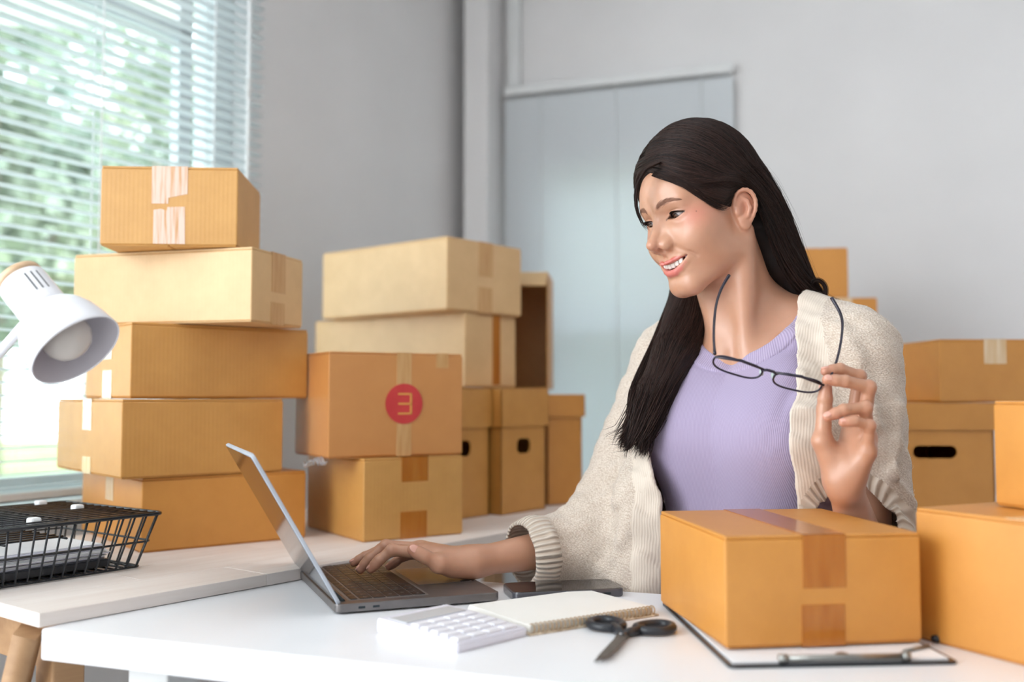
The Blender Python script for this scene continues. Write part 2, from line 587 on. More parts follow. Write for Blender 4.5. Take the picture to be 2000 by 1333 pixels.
# torn whitish tape with ragged ends on the top box
TAPE_TORN = noisy(pmat('torn_white_tape', srgb(240, 215, 200), 0.2), srgb(214, 162, 116), srgb(236, 208, 192), 36, stretch=(6, 6, .35), lo=.3, hi=.55)
for pts in ([(-.030, .137), (-.030, .073), (-.002, .073), (-.002, .083), (.030, .090), (.030, .137)],
            [(-.026, .004), (-.026, .062), (-.014, .064), (-.004, .061), (-.003, .067), (.026, .068), (.027, .004)]):
    mm = MB()
    mm.prism([(-u, v) for u, v in pts], 0, 0.0007, M=Matrix(((0, 0, -1, -0.105), (1, 0, 0, 0.0), (0, 1, 0, 0), (0, 0, 0, 1))))
    mm.build('tape', TAPE_TORN, b1_)
mm = MB().box(-.105, .105, -.03, .03, .137, .1377); mm.build('tape', TAPE_TORN, b1_)

# ---- middle of the wooden desk
low = parcel((-0.267, 1.804), 34, 0.2085, 0.26, ZW, 0.150, CARD[0], 'cardboard box under the box with the red round mark', 'y', TAPE_BROWN, tw=.055, down=.045, up=.05, top_tape=True, toff=.0)
eb = parcel((-0.329, 1.788), 30, 0.270, 0.19, 0.919, 0.193, CARD[3], 'tan cardboard box with a red round mark and yellow letter', 'y', TAPE_FAINT, tw=.03, down=.192, up=0, toff=.012)
# red disc with the E that reads backwards
RED = noisy(pmat('red_print', srgb(206, 62, 62), 0.7), srgb(200, 56, 58), srgb(212, 68, 66), 30)
YEL = pmat('yellow_print', srgb(226, 160, 80), 0.7)
mk = MB()
MF = Matrix(((1, 0, 0, 0.012), (0, 0, 1, -0.095 - .0016), (0, 1, 0, .098), (0, 0, 0, 1)))
mk.prism([(.0375 * math.cos(2 * PI * k / 48), .0375 * math.sin(2 * PI * k / 48)) for k in range(48)], 0, .0008, M=MF)
dk = mk.build('red_disc', RED, eb)
le = MB()
for x0, x1, y0, y1 in ((.0115, .0155, -.020, .020), (-.0125, .0155, .0165, .020), (-.012, .0155, -.0018, .0018), (-.0125, .0155, -.020, -.0165)):
    le.prism([(x0, y0), (x1, y0), (x1, y1), (x0, y1)], -.0005, 0, M=MF)
le.build('letter', YEL, dk)
mm = MB().box(.078, .104, -.0957, -.095, .166, .1937).box(.078, .104, -.095, -.05, .193, .1937); mm.build('tape', TAPE_FAINT, eb)
WRAP = pmat('clear_plastic', srgb(235, 235, 238), 0.08, **{'Transmission_Weight': 0.7})
mm = MB()
ra = random.Random(5)
for k in range(5):
    mm.tube([(-.136 - .004 * k, -.095 + .012 * k + .008 * j + ra.uniform(-.004, .004), -.004 - .006 * math.sin(j * 1.3 + k) - .002 * k) for j in range(6)], [.0006, .002, .0032, .0026, .0018, .0005], 6)
mm.build('loose_tape_end', WRAP, eb, True)

GM = 'boxes piled on the archive boxes'
m2 = parcel((-0.106, 2.250), 54, 0.195, 0.49, 1.0515, 0.171, CARD[2], 'long pale cardboard box with orange tape resting on the archive boxes', 'y', TAPE_BROWN, tw=.03, down=.165, up=0, toff=.02, group=GM)
m1 = parcel((-0.144, 2.200), 50, 0.2588, 0.43, 1.223, 0.165, CARD[2], 'pale cardboard box on top of the pile above the archive boxes', 'y', TAPE_FAINT, down=.08, up=.06, group=GM)

# open box lying on its side behind them
ob = empty('open_cardboard_box', (0.018, 2.64, 1.0495), math.radians(-6)); tag(ob, 'open cardboard box lying on its side behind the pale boxes', 'box')
w_, d_, h_ = 0.17, 0.20, 0.30
for q, nm in (((-w_ / 2, w_ / 2, d_ / 2 - .004, d_ / 2, 0, h_), 'back_panel'), ((-w_ / 2, w_ / 2, -d_ / 2, d_ / 2, 0, .004), 'bottom_panel'), ((-w_ / 2, w_ / 2, -d_ / 2, d_ / 2, h_ - .004, h_), 'top_panel'),
              ((-w_ / 2, -w_ / 2 + .004, -d_ / 2, d_ / 2, .004, h_ - .004), 'side_panel'), ((w_ / 2 - .004, w_ / 2, -d_ / 2, d_ / 2, .004, h_ - .004), 'side_panel')):
    MB().box(*q, bevel=.001, seg=1).build(nm, CARD[1], ob)
MB().box(-w_ / 2, w_ / 2, 0, .10, -.002, .002, M=Matrix.Translation((0, -d_ / 2, h_ - .002)) @ Matrix.Rotation(math.radians(205), 4, 'X')).build('flap', CARD[2], ob)


def archive(cx, cy, ang, w, l, z0, H, mat, label, lid_h=.085, hole_end=True, group=None):
    r = empty('archive_box', (cx, cy, z0), math.radians(ang)); tag(r, label, 'box', group)
    # body: four walls and floor, hand hole cut through the front wall
    hw, hh, hz = .044, .013, H - lid_h - .045
    m = MB()
    t = .004
    m.box(-w / 2, w / 2, l / 2 - t, l / 2, 0, H - .003)
    m.box(-w / 2, -w / 2 + t, -l / 2, l / 2, 0, H - .003)
    m.box(w / 2 - t, w / 2, -l / 2, l / 2, 0, H - .003)
    m.box(-w / 2, w / 2, -l / 2, l / 2, 0, t)
    # front wall as a plate with a rounded slot
    poly_o = [(-w / 2, 0), (w / 2, 0), (w / 2, H - .003), (-w / 2, H - .003)]
    slot = [(x, y + hz) for x, y in rrect(2 * hw if w > .2 else .05, 2 * hh if w > .2 else .034, hh * .95, 5)]
    bm = bmesh.new()
    Mf = Matrix(((1, 0, 0, 0), (0, 0, 1, -l / 2), (0, 1, 0, 0), (0, 0, 0, 1)))
    vo = [bm.verts.new((x, y, 0)) for x, y in poly_o]; vi = [bm.verts.new((x, y, 0)) for x, y in slot]
    if not hole_end: vi = [bm.verts.remove(v) for v in vi][:0]
    eds = [bm.edges.new((vo[i], vo[(i + 1) % 4])) for i in range(4)] + [bm.edges.new((vi[i], vi[(i + 1) % len(vi)])) for i in range(len(vi))]
    bmesh.ops.triangle_fill(bm, edges=eds, use_beauty=True)
    ext = bmesh.ops.extrude_face_region(bm, geom=bm.faces[:])
    bmesh.ops.translate(bm, verts=[v for v in ext['geom'] if isinstance(v, bmesh.types.BMVert)], vec=(0, 0, t))
    bmesh.ops.recalc_face_normals(bm, faces=bm.faces)
    bmesh.ops.transform(bm, matrix=Mf, verts=bm.verts)
    m.add(bm)
    m.build('body', mat, r)
    o = .006
    m = MB()
    m.box(-w / 2 - o, w / 2 + o, -l / 2 - o, l / 2 + o, H - .003, H, .001, 1)
    m.box(-w / 2 - o, w / 2 + o, -l / 2 - o, -l / 2 - o + .003, H - lid_h, H - .003)
    m.box(-w / 2 - o, w / 2 + o, l / 2 + o - .003, l / 2 + o, H - lid_h, H - .003)
    m.box(-w / 2 - o, -w / 2 - o + .003, -l / 2 - o, l / 2 + o, H - lid_h, H - .003)
    m.box(w / 2 + o - .003, w / 2 + o, -l / 2 - o, l / 2 + o, H - lid_h, H - .003)
    m.build('lid', mat, r)
    return r


GA = 'archive boxes at the far end of the wooden desk'
a52 = math.radians(52)
for k, (nx, ny, w) in enumerate(((-0.158, 2.085, 0.172), (-0.024, 2.216, 0.165))):
    x, y = box_at(nx, ny, 52, w, 0.34)
    archive(x, y, 52, w, 0.34, ZW, 0.2805, CARD[1], ['archive box with hand hole beside the box with the red mark', 'archive box with hand hole between two other archive boxes'][k], group=GA)
x, y = box_at(0.086, 2.42, 30, 0.100, 0.30)
archive(x, y, 30, 0.100, 0.30, ZW, 0.268, CARD[4], 'narrow archive box with overhanging lid at the end of the wooden desk', .055, False, group=GA)

# ---- on the white table, on the right
dbx = parcel((0.231, 1.092), 8, 0.2275, 0.246, 0.7572, 0.121, CARD[4], 'sealed cardboard box standing on the clipboard', 'y', TAPE_BROWN, tw=.05, down=.058, up=.045)
big = parcel((0.600, 0.917), 27, 0.30, 0.285, ZT, 0.151, CARD[4], 'large cardboard box on the white table next to the clipboard', 'x', TAPE_CLEAR, down=.0, up=0, ends=())
sm = parcel((0.632, 0.966), 16, 0.28, 0.225, 0.9022, 0.123, CARD[4], 'smaller cardboard box resting on the large box by the table edge', 'x', None)

# ---- behind her on the right: side table with more boxes
st = empty('side_table', (1.22, 2.35, 0)); tag(st, 'white side table under the boxes behind the woman', 'table')
WHITE_TOP = noisy(pmat('white_laminate', srgb(244, 245, 248), 0.32, spec=0.4), srgb(242, 243, 247), srgb(246, 247, 250), 4.0)
MB().box(-.55, .5, -.52, .52, .72, .75, .003).build('table_top', WHITE_TOP, st)
for sx in (-.5, .45):
    for sy in (-.47, .47):
        MB().box(sx - .02, sx + .02, sy - .02, sy + .02, 0, .72, .003).build('leg', WHITE_TRIM, st)
archive(0.868, 2.21, -3, 0.235, 0.36, .75, 0.268, CARD[4], 'archive box with long hand hole on the side table behind the woman', .055)
parcel((0.868, 2.02), 2, 0.27, 0.30, 1.019, 0.128, CARD[4], 'cardboard box on the archive box behind the woman', 'y', TAPE_CLEAR, tw=.046, down=.05, up=0, toff=-.02)
GB = 'boxes stacked against the back wall'
parcel((0.74, 2.54), -4, 0.24, 0.27, .75, 0.235, CARD[4], 'bottom cardboard box of the stack by the back wall', 'y', TAPE_CLEAR, group=GB)
parcel((0.76, 2.55), -4, 0.175, 0.25, .9855, 0.298, CARD[4], 'middle cardboard box of the stack by the back wall', 'y', TAPE_CLEAR, group=GB)
parcel((0.73, 2.56), -6, 0.135, 0.22, 1.284, 0.13, CARD[4], 'top cardboard box of the stack by the back wall', 'y', None, group=GB)
# ================================================================== tables
def wood(name, c1, c2, rot=0.0, scale=9):
    m = pmat(name, c1, 0.5)
    b = m.node_tree.nodes['Principled BSDF']
    tc = N(m, 'ShaderNodeTexCoord'); mp = N(m, 'ShaderNodeMapping')
    mp.inputs['Scale'].default_value = (0.9, 14, 14); mp.inputs['Rotation'].default_value = (0, 0, rot)
    L(m, tc.outputs['Object'], mp.inputs['Vector'])
    nz = N(m, 'ShaderNodeTexNoise', i_Scale=scale / 3, i_Detail=8.0, i_Roughness=0.6, i_Distortion=0.6)
    L(m, mp.outputs[0], nz.inputs['Vector'])
    cr = N(m, 'ShaderNodeValToRGB')
    cr.color_ramp.elements[0].position = .3; cr.color_ramp.elements[1].position = .7
    cr.color_ramp.elements[0].color = c1; cr.color_ramp.elements[1].color = c2
    L(m, nz.outputs['Fac'], cr.inputs['Fac']); L(m, cr.outputs['Color'], b.inputs['Base Color'])
    bp = N(m, 'ShaderNodeBump', i_Strength=0.08, i_Distance=0.0008)
    L(m, nz.outputs['Fac'], bp.inputs['Height']); L(m, bp.outputs[0], b.inputs['Normal'])
    return m


WOOD = wood('pale_wood', srgb(238, 226, 219), srgb(247, 239, 234))
WOOD_B = wood('pale_wood_b', srgb(233, 220, 212), srgb(244, 235, 229))
WOOD_LEG = wood('leg_wood', srgb(170, 130, 92), srgb(190, 150, 110), rot=PI / 2)

# wooden desk: corner at (-.57, 1.222), front edge along 38 deg from the view axis
DA = math.radians(52.0)
wd = empty('wooden_desk', (-0.572, 1.221, 0), DA); tag(wd, 'pale wooden desk carrying the box stacks and wire basket', 'table')
# glued-up board: staves laid side by side along the desk
DEPTH, LEN = 0.62, 1.66
nst = 6
ends = [(.34, .98), (.2, 1.1), (.5, 1.2), (.3, .9), (.6, 1.25), (.25, 1.0)]
for i in range(nst):
    y0 = DEPTH * i / nst; y1 = DEPTH * (i + 1) / nst
    cuts = [0.0] + list(ends[i]) + [LEN]
    for j in range(3):
        MB().box(cuts[j] + .0002, cuts[j + 1] - .0002, y0 + .0002, y1 - .0002, ZW - .0172, ZW, .0006, 1).build('plank', WOOD if (i + j) % 2 else WOOD_B, wd)
for lx in (.06, LEN - .1):
    for ly in (.06, DEPTH - .06):
        MB().box(lx - .022, lx + .022, ly - .022, ly + .022, 0, ZW - .0172, .003).build('leg', WOOD_LEG, wd)
    MB().tube([(lx - .05, .045, ZW - .03), (lx - .05, .33, .06)], .02, 4).build('brace', WOOD_LEG, wd)
    MB().box(lx - .02, lx + .02, .05, DEPTH - .06, ZW - .085, ZW - .0172, .002).build('rail', WOOD_LEG, wd)

BLACKM = noisy(pmat('black_enamel', srgb(34, 36, 41), 0.22), srgb(30, 32, 37), srgb(40, 42, 47), 20)
# white table
TA = math.radians(-20.6)
wt = empty('white_table', (-0.570, 1.2215, 0), TA); tag(wt, 'white laminate table in front of the woman', 'table')
MB().box(0, 1.62, 0.0, 0.475, ZT - .038, ZT, .0035, 3).build('table_top', WHITE_TOP, wt)
for lx, ly in ((.11, .09), (.11, .40), (1.5, .09), (1.5, .40)):
    MB().box(lx - .03, lx + .03, ly - .03, ly + .03, 0, ZT - .038, .003).build('leg', WHITE_TRIM, wt)

# ================================================================== wire basket
bk = empty('wire_basket', (0, 0, ZW)); tag(bk, 'black wire letter tray of papers on the wooden desk', 'basket')
# basket local frame follows the desk: origin at its right front bottom corner
bo = on(276, 1110, ZW); bo2 = on(20, 1150, ZW)
bdir = (bo2 - bo).normalized()
bang = math.atan2(bdir.y, bdir.x)
bk.location = (bo.x, bo.y, ZW); bk.rotation_euler = (0, 0, bang)   # local +x to the left in view, local -y away from the camera
BL, BW, BH, FL = 0.34, 0.235, 0.080, 0.022      # length, width, height, flare
RW = 0.0017


def rect_loop(x0, x1, y0, y1, z, r=.012):
    pts = []
    for cx, cy, a0 in ((x1 - r, y1 - r, 0), (x0 + r, y1 - r, 90), (x0 + r, y0 + r, 180), (x1 - r, y0 + r, 270)):
        for k in range(5):
            a = math.radians(a0 + 22.5 * k)
            pts.append((cx + r * math.cos(a), cy + r * math.sin(a), z))
    return pts


def lvl(t):      # loop at height fraction t
    f_ = FL * t
    return rect_loop(-f_, BL + f_, -BW - f_, f_, .003 + BH * t)


MB().tube(lvl(1.0), .0029, 8, closed=True).build('top_rim', BLACKM, bk, True)
MB().tube(lvl(.48), RW, 6, closed=True).build('middle_wire', BLACKM, bk, True)
MB().tube(lvl(0.0), RW, 6, closed=True).build('bottom_wire', BLACKM, bk, True)
for i in range(20):
    x = BL * (i + .5) / 20
    xf = -FL + (BL + 2 * FL) * (i + .5) / 20
    MB().tube([(xf, FL, .003 + BH), (x, .001, .006), (x, -.004, .003), (x, -BW + .004, .003), (x, -BW - .001, .006), (xf, -BW - FL, .003 + BH)], RW, 6).build('wire', BLACKM, bk, True)
for i in range(9):
    y = -BW * (i + .5) / 9
    yf = FL - (BW + 2 * FL) * (i + .5) / 9
    for s in (0, 1):
        X0, X1 = (0, -FL) if s == 0 else (BL, BL + FL)
        MB().tube([(X1, yf, .003 + BH), (X0, y, .004), (X0 + (.02 if s == 0 else -.02), y, .003)], RW, 6).build('wire', BLACKM, bk, True)
# second tray set into the top: a flat wire grid
for i in range(13):
    y = FL - .012 - (BW + 2 * FL - .024) * i / 12
    MB().tube([(-FL + .006, y, .0045 + BH), (BL + FL - .006, y, .0045 + BH)], .0013, 6).build('grid_wire', BLACKM, bk, True)
for i in range(4):
    x = -FL + .03 + (BL + 2 * FL - .06) * i / 3
    MB().tube([(x, FL - .004, .0018 + BH), (x, -BW - FL + .004, .0018 + BH)], .002, 6).build('grid_wire', BLACKM, bk, True)
# lower grid shelf hanging inside the front half
for i in range(8):
    y = -.03 - .022 * i
    MB().tube([(.11, y, .058), (BL + .01, y, .058)], RW, 6).build('grid_wire', BLACKM, bk, True)
for x in (.11, .2, .3):
    MB().tube([(x, -.02, .0558), (x, -.2, .0558)], RW, 6).build('grid_wire', BLACKM, bk, True)
CLIP = pmat('white_plastic_clip', srgb(238, 240, 242), 0.4)
for x, y in ((.03, -.13), (.16, -.02), (.03, -.24)):
    MB().box(x - .008, x + .008, y - .008, y + .008, BH - .002, BH + .011, .003).build('clip', CLIP, bk)
# papers inside: each sheet bundle a thing of its own
PAPER = noisy(pmat('paper', srgb(243, 243, 246), 0.85), srgb(240, 240, 244), srgb(247, 247, 249), 6)
PAPER_L = noisy(pmat('paper_lilac', srgb(222, 221, 236), 0.85), srgb(216, 215, 232), srgb(228, 227, 240), 6)
rb = random.Random(11)
Mbk = Matrix.Translation((bo.x, bo.y, ZW)) @ Matrix.Rotation(bang, 4, 'Z')
zz = .0062
folder = MB().box(.04, .325, -.215, -.02, zz, zz + .012, .002, M=Mbk).build('document_folder', BLACKM); tag(folder, 'black document folder under the papers in the wire basket', 'folder')
zz += .0125
stk = empty('paper_stack', Mbk @ Vector((.18, -.12, zz)), bang); tag(stk, 'stack of loose white papers in the black wire basket', 'paper')
z_ = 0.0
for i in range(14):
    dx, dy, a = rb.uniform(-.007, .007), rb.uniform(-.006, .006), rb.uniform(-.03, .03)
    th = .0013
    MB().box(-.135, .135, -.092, .092, z_, z_ + th, M=Matrix.Translation((dx, dy, 0)) @ Matrix.Rotation(a, 4, 'Z')).build('sheet', PAPER if i % 4 else PAPER_L, stk)
    z_ += th + .0003

# ================================================================== lamp
LAMP = noisy(pmat('white_lamp_enamel', srgb(244, 244, 250), 0.22, spec=0.5), srgb(243, 243, 249), srgb(247, 247, 252), 5)
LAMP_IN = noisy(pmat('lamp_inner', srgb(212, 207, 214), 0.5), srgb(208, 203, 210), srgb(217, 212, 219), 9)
LAMP_WOOD = wood('lamp_cap_wood', srgb(214, 176, 138), srgb(230, 198, 164))
BULB = pmat('bulb_glass', srgb(236, 228, 220), 0.1, spec=0.6)
BULB.node_tree.nodes['Principled BSDF'].inputs['Transmission Weight'].default_value = 0.25
LD = 1.20
head_c = at(150, 685, LD)          # centre of the shade's mouth
neck_c = at(22, 548, LD)
axis = (head_c - neck_c).normalized()
# the mouth turns a little towards the camera
axis = (axis + Vector((0.0, -0.24, 0.0))).normalized()
lp = empty('desk_lamp', (0, 0, ZW)); tag(lp, 'white desk lamp with wooden cap and bulb', 'lamp')
lampbase = Vector((-0.92, 1.615, ZW))
lp.location = lampbase
Q = axis.to_track_quat('Z', 'Y').to_matrix().to_4x4()
ML = Matrix.Translation(head_c - lampbase) @ Q       # local z: out of the shade
R_ = 0.0565
outer = [(.0285, -.067), (.036, -.062), (.044, -.052), (.050, -.038), (.0535, -.022), (.0555, -.008), (R_, 0.0)]
inner = [(R_ - .0016, -.001), (.0535, -.008), (.0515, -.022), (.048, -.037), (.042, -.050), (.034, -.059), (.0, -.062)]
sh = MB().lathe(outer + [(R_ - .0008, .0008), (R_ - .0016, -.001)], 64, ML).build('lamp_shade', LAMP, lp)
MB().lathe(inner, 64, ML).build('shade_lining', LAMP_IN, sh)
nk = MB().lathe([(.0, -.120), (.0295, -.120), (.0298, -.117), (.0298, -.072), (.0285, -.066), (0, -.066)], 48, ML).build('socket_housing', LAMP, lp)
MB().lathe([(0, -.133), (.0255, -.133), (.0282, -.131), (.0292, -.1215), (0, -.1215)], 48, ML).build('wooden_cap', LAMP_WOOD, lp)
# vent slots: slim dark inlays on the side facing the camera
SLOT = pmat('vent_dark', srgb(18, 34, 40), 0.6)
vcam = (Vector((0, 0, CAMZ)) - head_c)
vl = Q.inverted() @ vcam
a0 = math.atan2(vl.y, vl.x)
for da in (-.30, -.55, -.80):
    a = a0 + da
    Ms = ML @ Matrix.Rotation(a, 4, 'Z')
    MB().box(.0288, .0300, -.0012, .0012, -.112, -.082, .0005, 1, M=Ms).build('vent_slot', SLOT, nk)
bl = MB().lathe([(0, .004), (.012, .0022), (.022, -.004), (.0285, -.014), (.030, -.024), (.028, -.036), (.020, -.048), (.014, -.058)], 40, ML).build('bulb', BULB, lp)
el = at(-75, 775, LD + .10) - lampbase
sj = ML @ Vector((0, 0, -.080))
MB().tube([sj, sj + (el - sj) * .5, el], .0062, 12).build('arm', LAMP, lp, True)
MB().tube([el, Vector((-.03, .0, .02))], .0062, 12).build('lower_arm', LAMP, lp, True)
MB().lathe([(0, 0), (.075, 0), (.078, .004), (.074, .016), (.02, .02), (0, .02)], 40, Matrix.Translation((-.03, 0, 0))).build('base', LAMP, lp)

# ================================================================== laptop
ALU = noisy(pmat('grey_aluminium', srgb(182, 188, 198), 0.55, 0.1), srgb(174, 180, 190), srgb(184, 190, 200), 40)
ALU_D = noisy(pmat('space_grey_deck', srgb(120, 116, 116), 0.36, 0.75), srgb(116, 112, 112), srgb(126, 122, 121), 40)
KEY = noisy(pmat('black_keys', srgb(40, 32, 30), 0.35), srgb(36, 29, 28), srgb(46, 37, 34), 60)
KEYBED = pmat('keyboard_well', srgb(120, 116, 116), 0.4, 0.6)
GLYPH = pmat('key_legend', srgb(214, 208, 204), 0.6)
SCREEN = pmat('screen_glass', srgb(30, 30, 34), 0.08)
n1 = on(655, 1203, ZT)
LA = math.radians(21.5)
lt = empty('laptop', (n1.x, n1.y, ZT), LA); tag(lt, 'open grey laptop on the white table under her hand', 'laptop')
LDp, LW, LT = 0.226, 0.318, 0.0135            # local x: hinge -> front edge, local y: away from camera
basem = MB().prism([(x + LDp / 2, y + LW / 2) for x, y in rrect(LDp, LW, .009, 5)], .0025, LT, .0012)
basem.build('base', ALU_D, lt)
feet = MB()
for x in (.02, LDp - .02):
    for y in (.03, LW - .03):
        feet.lathe([(0, 0), (.006, 0), (.006, .0026), (0, .0026)], 14, Matrix.Translation((x, y, 0)))
feet.build('rubber_feet', BLACKM, lt)
for y0 in (.0,):
    for x0 in (.030, .049):
        MB().box(x0, x0 + .009, -.0004, .001, .0062, .0092, .0004, 1).build('port', SLOT, lt)
# keyboard: rows run along y (the typist sits at +x)
kx0, kx1, ky0, ky1 = .024, .128, .022, LW - .022
kb = MB().prism([((kx0 + kx1) / 2 + x, (ky0 + ky1) / 2 + y) for x, y in rrect(kx1 - kx0 + .006, ky1 - ky0 + .006, .004, 4)], LT - .0004, LT + .0003).build('keyboard', pmat('keyboard_bed', srgb(150, 144, 142), .4, .5), lt)
rows = [[1] * 14, [1] * 13 + [1.5], [1.5] + [1] * 13, [1.8] + [1] * 11 + [1.8], [2.3] + [1] * 10 + [2.3], [1, 1, 1, 1.2, 5, 1.2, 1, 1, 1, 1]]
rx = kx0
rk = random.Random(2)
for ri, row in enumerate(rows):
    rh = .0110 if ri == 0 else .0182
    tot = sum(row)
    yy = ky1                      # the typist's left is +y?  she looks towards -x, so her left is -y
    yy = ky0
    for kwid in row:
        kw_ = (ky1 - ky0) * kwid / tot
        k = MB().box(rx + .0008, rx + rh - .0008, yy + .0009, yy + kw_ - .0009, LT + .0003, LT + .0013, .0004, 1).build('key', KEY, kb)
        if kwid < 3 and ri > 0:
            cxk, cyk = rx + rh / 2, yy + kw_ / 2
            a, b_ = rk.uniform(.0012, .002), rk.uniform(.0008, .0016)
            MB().box(cxk - a, cxk + a, cyk - b_, cyk - b_ + .0006, LT + .0013, LT + .00136).box(cxk - a, cxk - a + .0006, cyk - b_, cyk + b_, LT + .0013, LT + .00136).build('key_legend', GLYPH, kb)
        yy += kw_
    rx += rh if ri else .0125
MB().prism([(.178 + x, LW / 2 + y) for x, y in rrect(.084, .135, .005, 4)], LT - .0002, LT + .0003).build('trackpad', noisy(pmat('trackpad_glass', srgb(112, 108, 110), .22, .55), srgb(108, 104, 106), srgb(117, 113, 115), 30), lt)
MB().tube([(.012, .02, LT - .002), (.012, LW - .02, LT - .002)], .0055, 16).build('hinge', SLOT, lt, True)
# lid, opened to about 120 degrees
OPEN = math.radians(120)
Ml = Matrix.Translation((.003, 0, LT - .003)) @ Matrix.Rotation(-OPEN, 4, 'Y')
lid = MB().prism([(x + LDp / 2, y + LW / 2) for x, y in rrect(LDp, LW, .009, 5)], -.0060, -.0008, .0012, M=Ml)
lo_ = lid.build('lid', ALU, lt)
MB().prism([(x + LDp / 2, y + LW / 2) for x, y in rrect(LDp - .006, LW - .006, .007, 5)], -.0010, -.0003, M=Ml).build('screen', SCREEN, lo_)

# ================================================================== phone
PHONE_CASE = pmat('smoke_case', srgb(96, 96, 104), 0.12, spec=.6); PHONE_CASE.node_tree.nodes['Principled BSDF'].inputs['Transmission Weight'].default_value = .35
PHONE_RIM = pmat('phone_rim', srgb(120, 118, 116), .25, .9)
ph0 = on(1003, 1176, ZT); ph1 = on(1224, 1166, ZT)
pa = math.atan2(ph1.y - ph0.y, ph1.x - ph0.x)
PHL, PHW, PHT = (ph1 - ph0).length - .002, .078, .0115
ph = empty('smartphone', (ph0.x, ph0.y, ZT), pa); tag(ph, 'black smartphone in a smoky clear case on the white table', 'phone')
sh_ = [(x + PHL / 2, y + PHW / 2) for x, y in rrect(PHL, PHW, .012, 6)]
MB().prism(sh_, 0, PHT, .002).build('case', PHONE_CASE, ph)
MB().prism([(x + PHL / 2, y + PHW / 2) for x, y in rrect(PHL - .0028, PHW - .0028, .011, 6)], PHT - .0008, PHT + .0002, .0002).build('rim', PHONE_RIM, ph)
MB().prism([(x + PHL / 2, y + PHW / 2) for x, y in rrect(PHL - .006, PHW - .006, .010, 6)], PHT - .0002, PHT + .0004).build('screen', SCREEN, ph)
for x0, x1 in ((.092, .102), (.060, .078)):
    MB().box(x0, x1, -.0008, .001, .0040, .0075, .0006, 1).build('side_button', PHONE_RIM, ph)
MB().box(.128, .140, -.0003, .001, .0045, .0075, .001, 2).build('case_cutout', SLOT, ph)

# ================================================================== notebook, calculator, scissors, clipboard
nbc = on(1036, 1243, ZT); nbr = on(1274, 1205, ZT); nbl = on(862, 1195, ZT)
nbang = math.atan2(nbr.y - nbc.y, nbr.x - nbc.x)
NBL = (nbr - nbc).length + .01
nb = empty('spiral_notebook', (nbc.x, nbc.y, ZT), nbang); tag(nb, 'open spiral notebook with blank cream pages and kraft edge', 'notebook')
PAGE = noisy(pmat('cream_page', srgb(244, 242, 236), .85), srgb(242, 240, 234), srgb(247, 245, 240), 8)
KRAFT = noisy(pmat('kraft_edge', srgb(196, 172, 138), .85), srgb(150, 126, 96), srgb(226, 212, 190), 120, stretch=(1, 1, 1))
NBW = .155
z_ = .0
MB().box(-.002, NBL, -.002, NBW, 0, .0022, .0006, 1).build('cover', KRAFT, nb)
for i in range(9):
    MB().box(.004 + .0004 * (i % 3), NBL - .003, .0015 * (i % 2) + .006, NBW - .003 - .0006 * i, .0024 + i * .0009, .0024 + i * .0009 + .0008).build('page', PAGE, nb)
WIRE = pmat('bronze_wire', srgb(176, 146, 104), .35, .7)
for i in range(30):
    x = .006 + (NBL - .012) * i / 29
    pts = [(x + .0009 * math.sin(2 * PI * k / 10), .006 + .0062 * math.cos(2 * PI * k / 10), .0062 + .0060 * math.sin(2 * PI * k / 10)) for k in range(10)]
    MB().tube(pts, .0007, 5, closed=True).build('spiral_ring', WIRE, nb, True)

CALC = noisy(pmat('white_calculator', srgb(232, 231, 242), .4), srgb(230, 229, 240), srgb(236, 235, 245), 8)
CALC_K = noisy(pmat('calculator_key', srgb(240, 240, 247), .4), srgb(238, 238, 245), srgb(243, 243, 249), 8)
c0 = on(893, 1278, ZT); c1 = on(1030, 1243, ZT); c2 = on(735, 1250, ZT)
ca = math.atan2(c1.y - c0.y, c1.x - c0.x)
CW = (c1 - c0).length; CL = .140
cl = empty('calculator', (c0.x, c0.y, ZT), ca); tag(cl, 'white calculator with rounded keys lying beside the notebook', 'calculator')
# wedge body: higher at the display end
bm = bmesh.new()
prof = [(0, 0), (CL, 0.0), (CL, .0175), (CL - .05, .0165), (0, .010)]
Va = [bm.verts.new((0, y, z)) for y, z in prof]; Vb = [bm.verts.new((CW, y, z)) for y, z in prof]
n_ = len(prof)
for i in range(n_): bm.faces.new((Va[i], Va[(i + 1) % n_], Vb[(i + 1) % n_], Vb[i]))
bm.faces.new(Va[::-1]); bm.faces.new(Vb)
bmesh.ops.recalc_face_normals(bm, faces=bm.faces)
bmesh.ops.bevel(bm, geom=bm.edges[:], offset=.0018, segments=2, affect='EDGES')
mm = MB(); mm.add(bm); mm.build('body', CALC, cl)
for r_ in range(5):
    for q in range(4):
        x0 = .007 + (CW - .014) * q / 4; x1 = x0 + (CW - .014) / 4 - .003
        y0 = .007 + .0165 * r_; y1 = y0 + .0125
        zc = .010 + .0065 * (y0 + y1) / 2 / (CL - .05)
        MB().box(x0, x1, y0, y1, zc - .001, zc + .0032, .0014, 2).build('key', CALC_K, cl)
MB().box(.008, CW - .008, CL - .045, CL - .012, .0166, .0179, .0006, 1).build('display', pmat('calc_display', srgb(206, 210, 214), .25), cl)

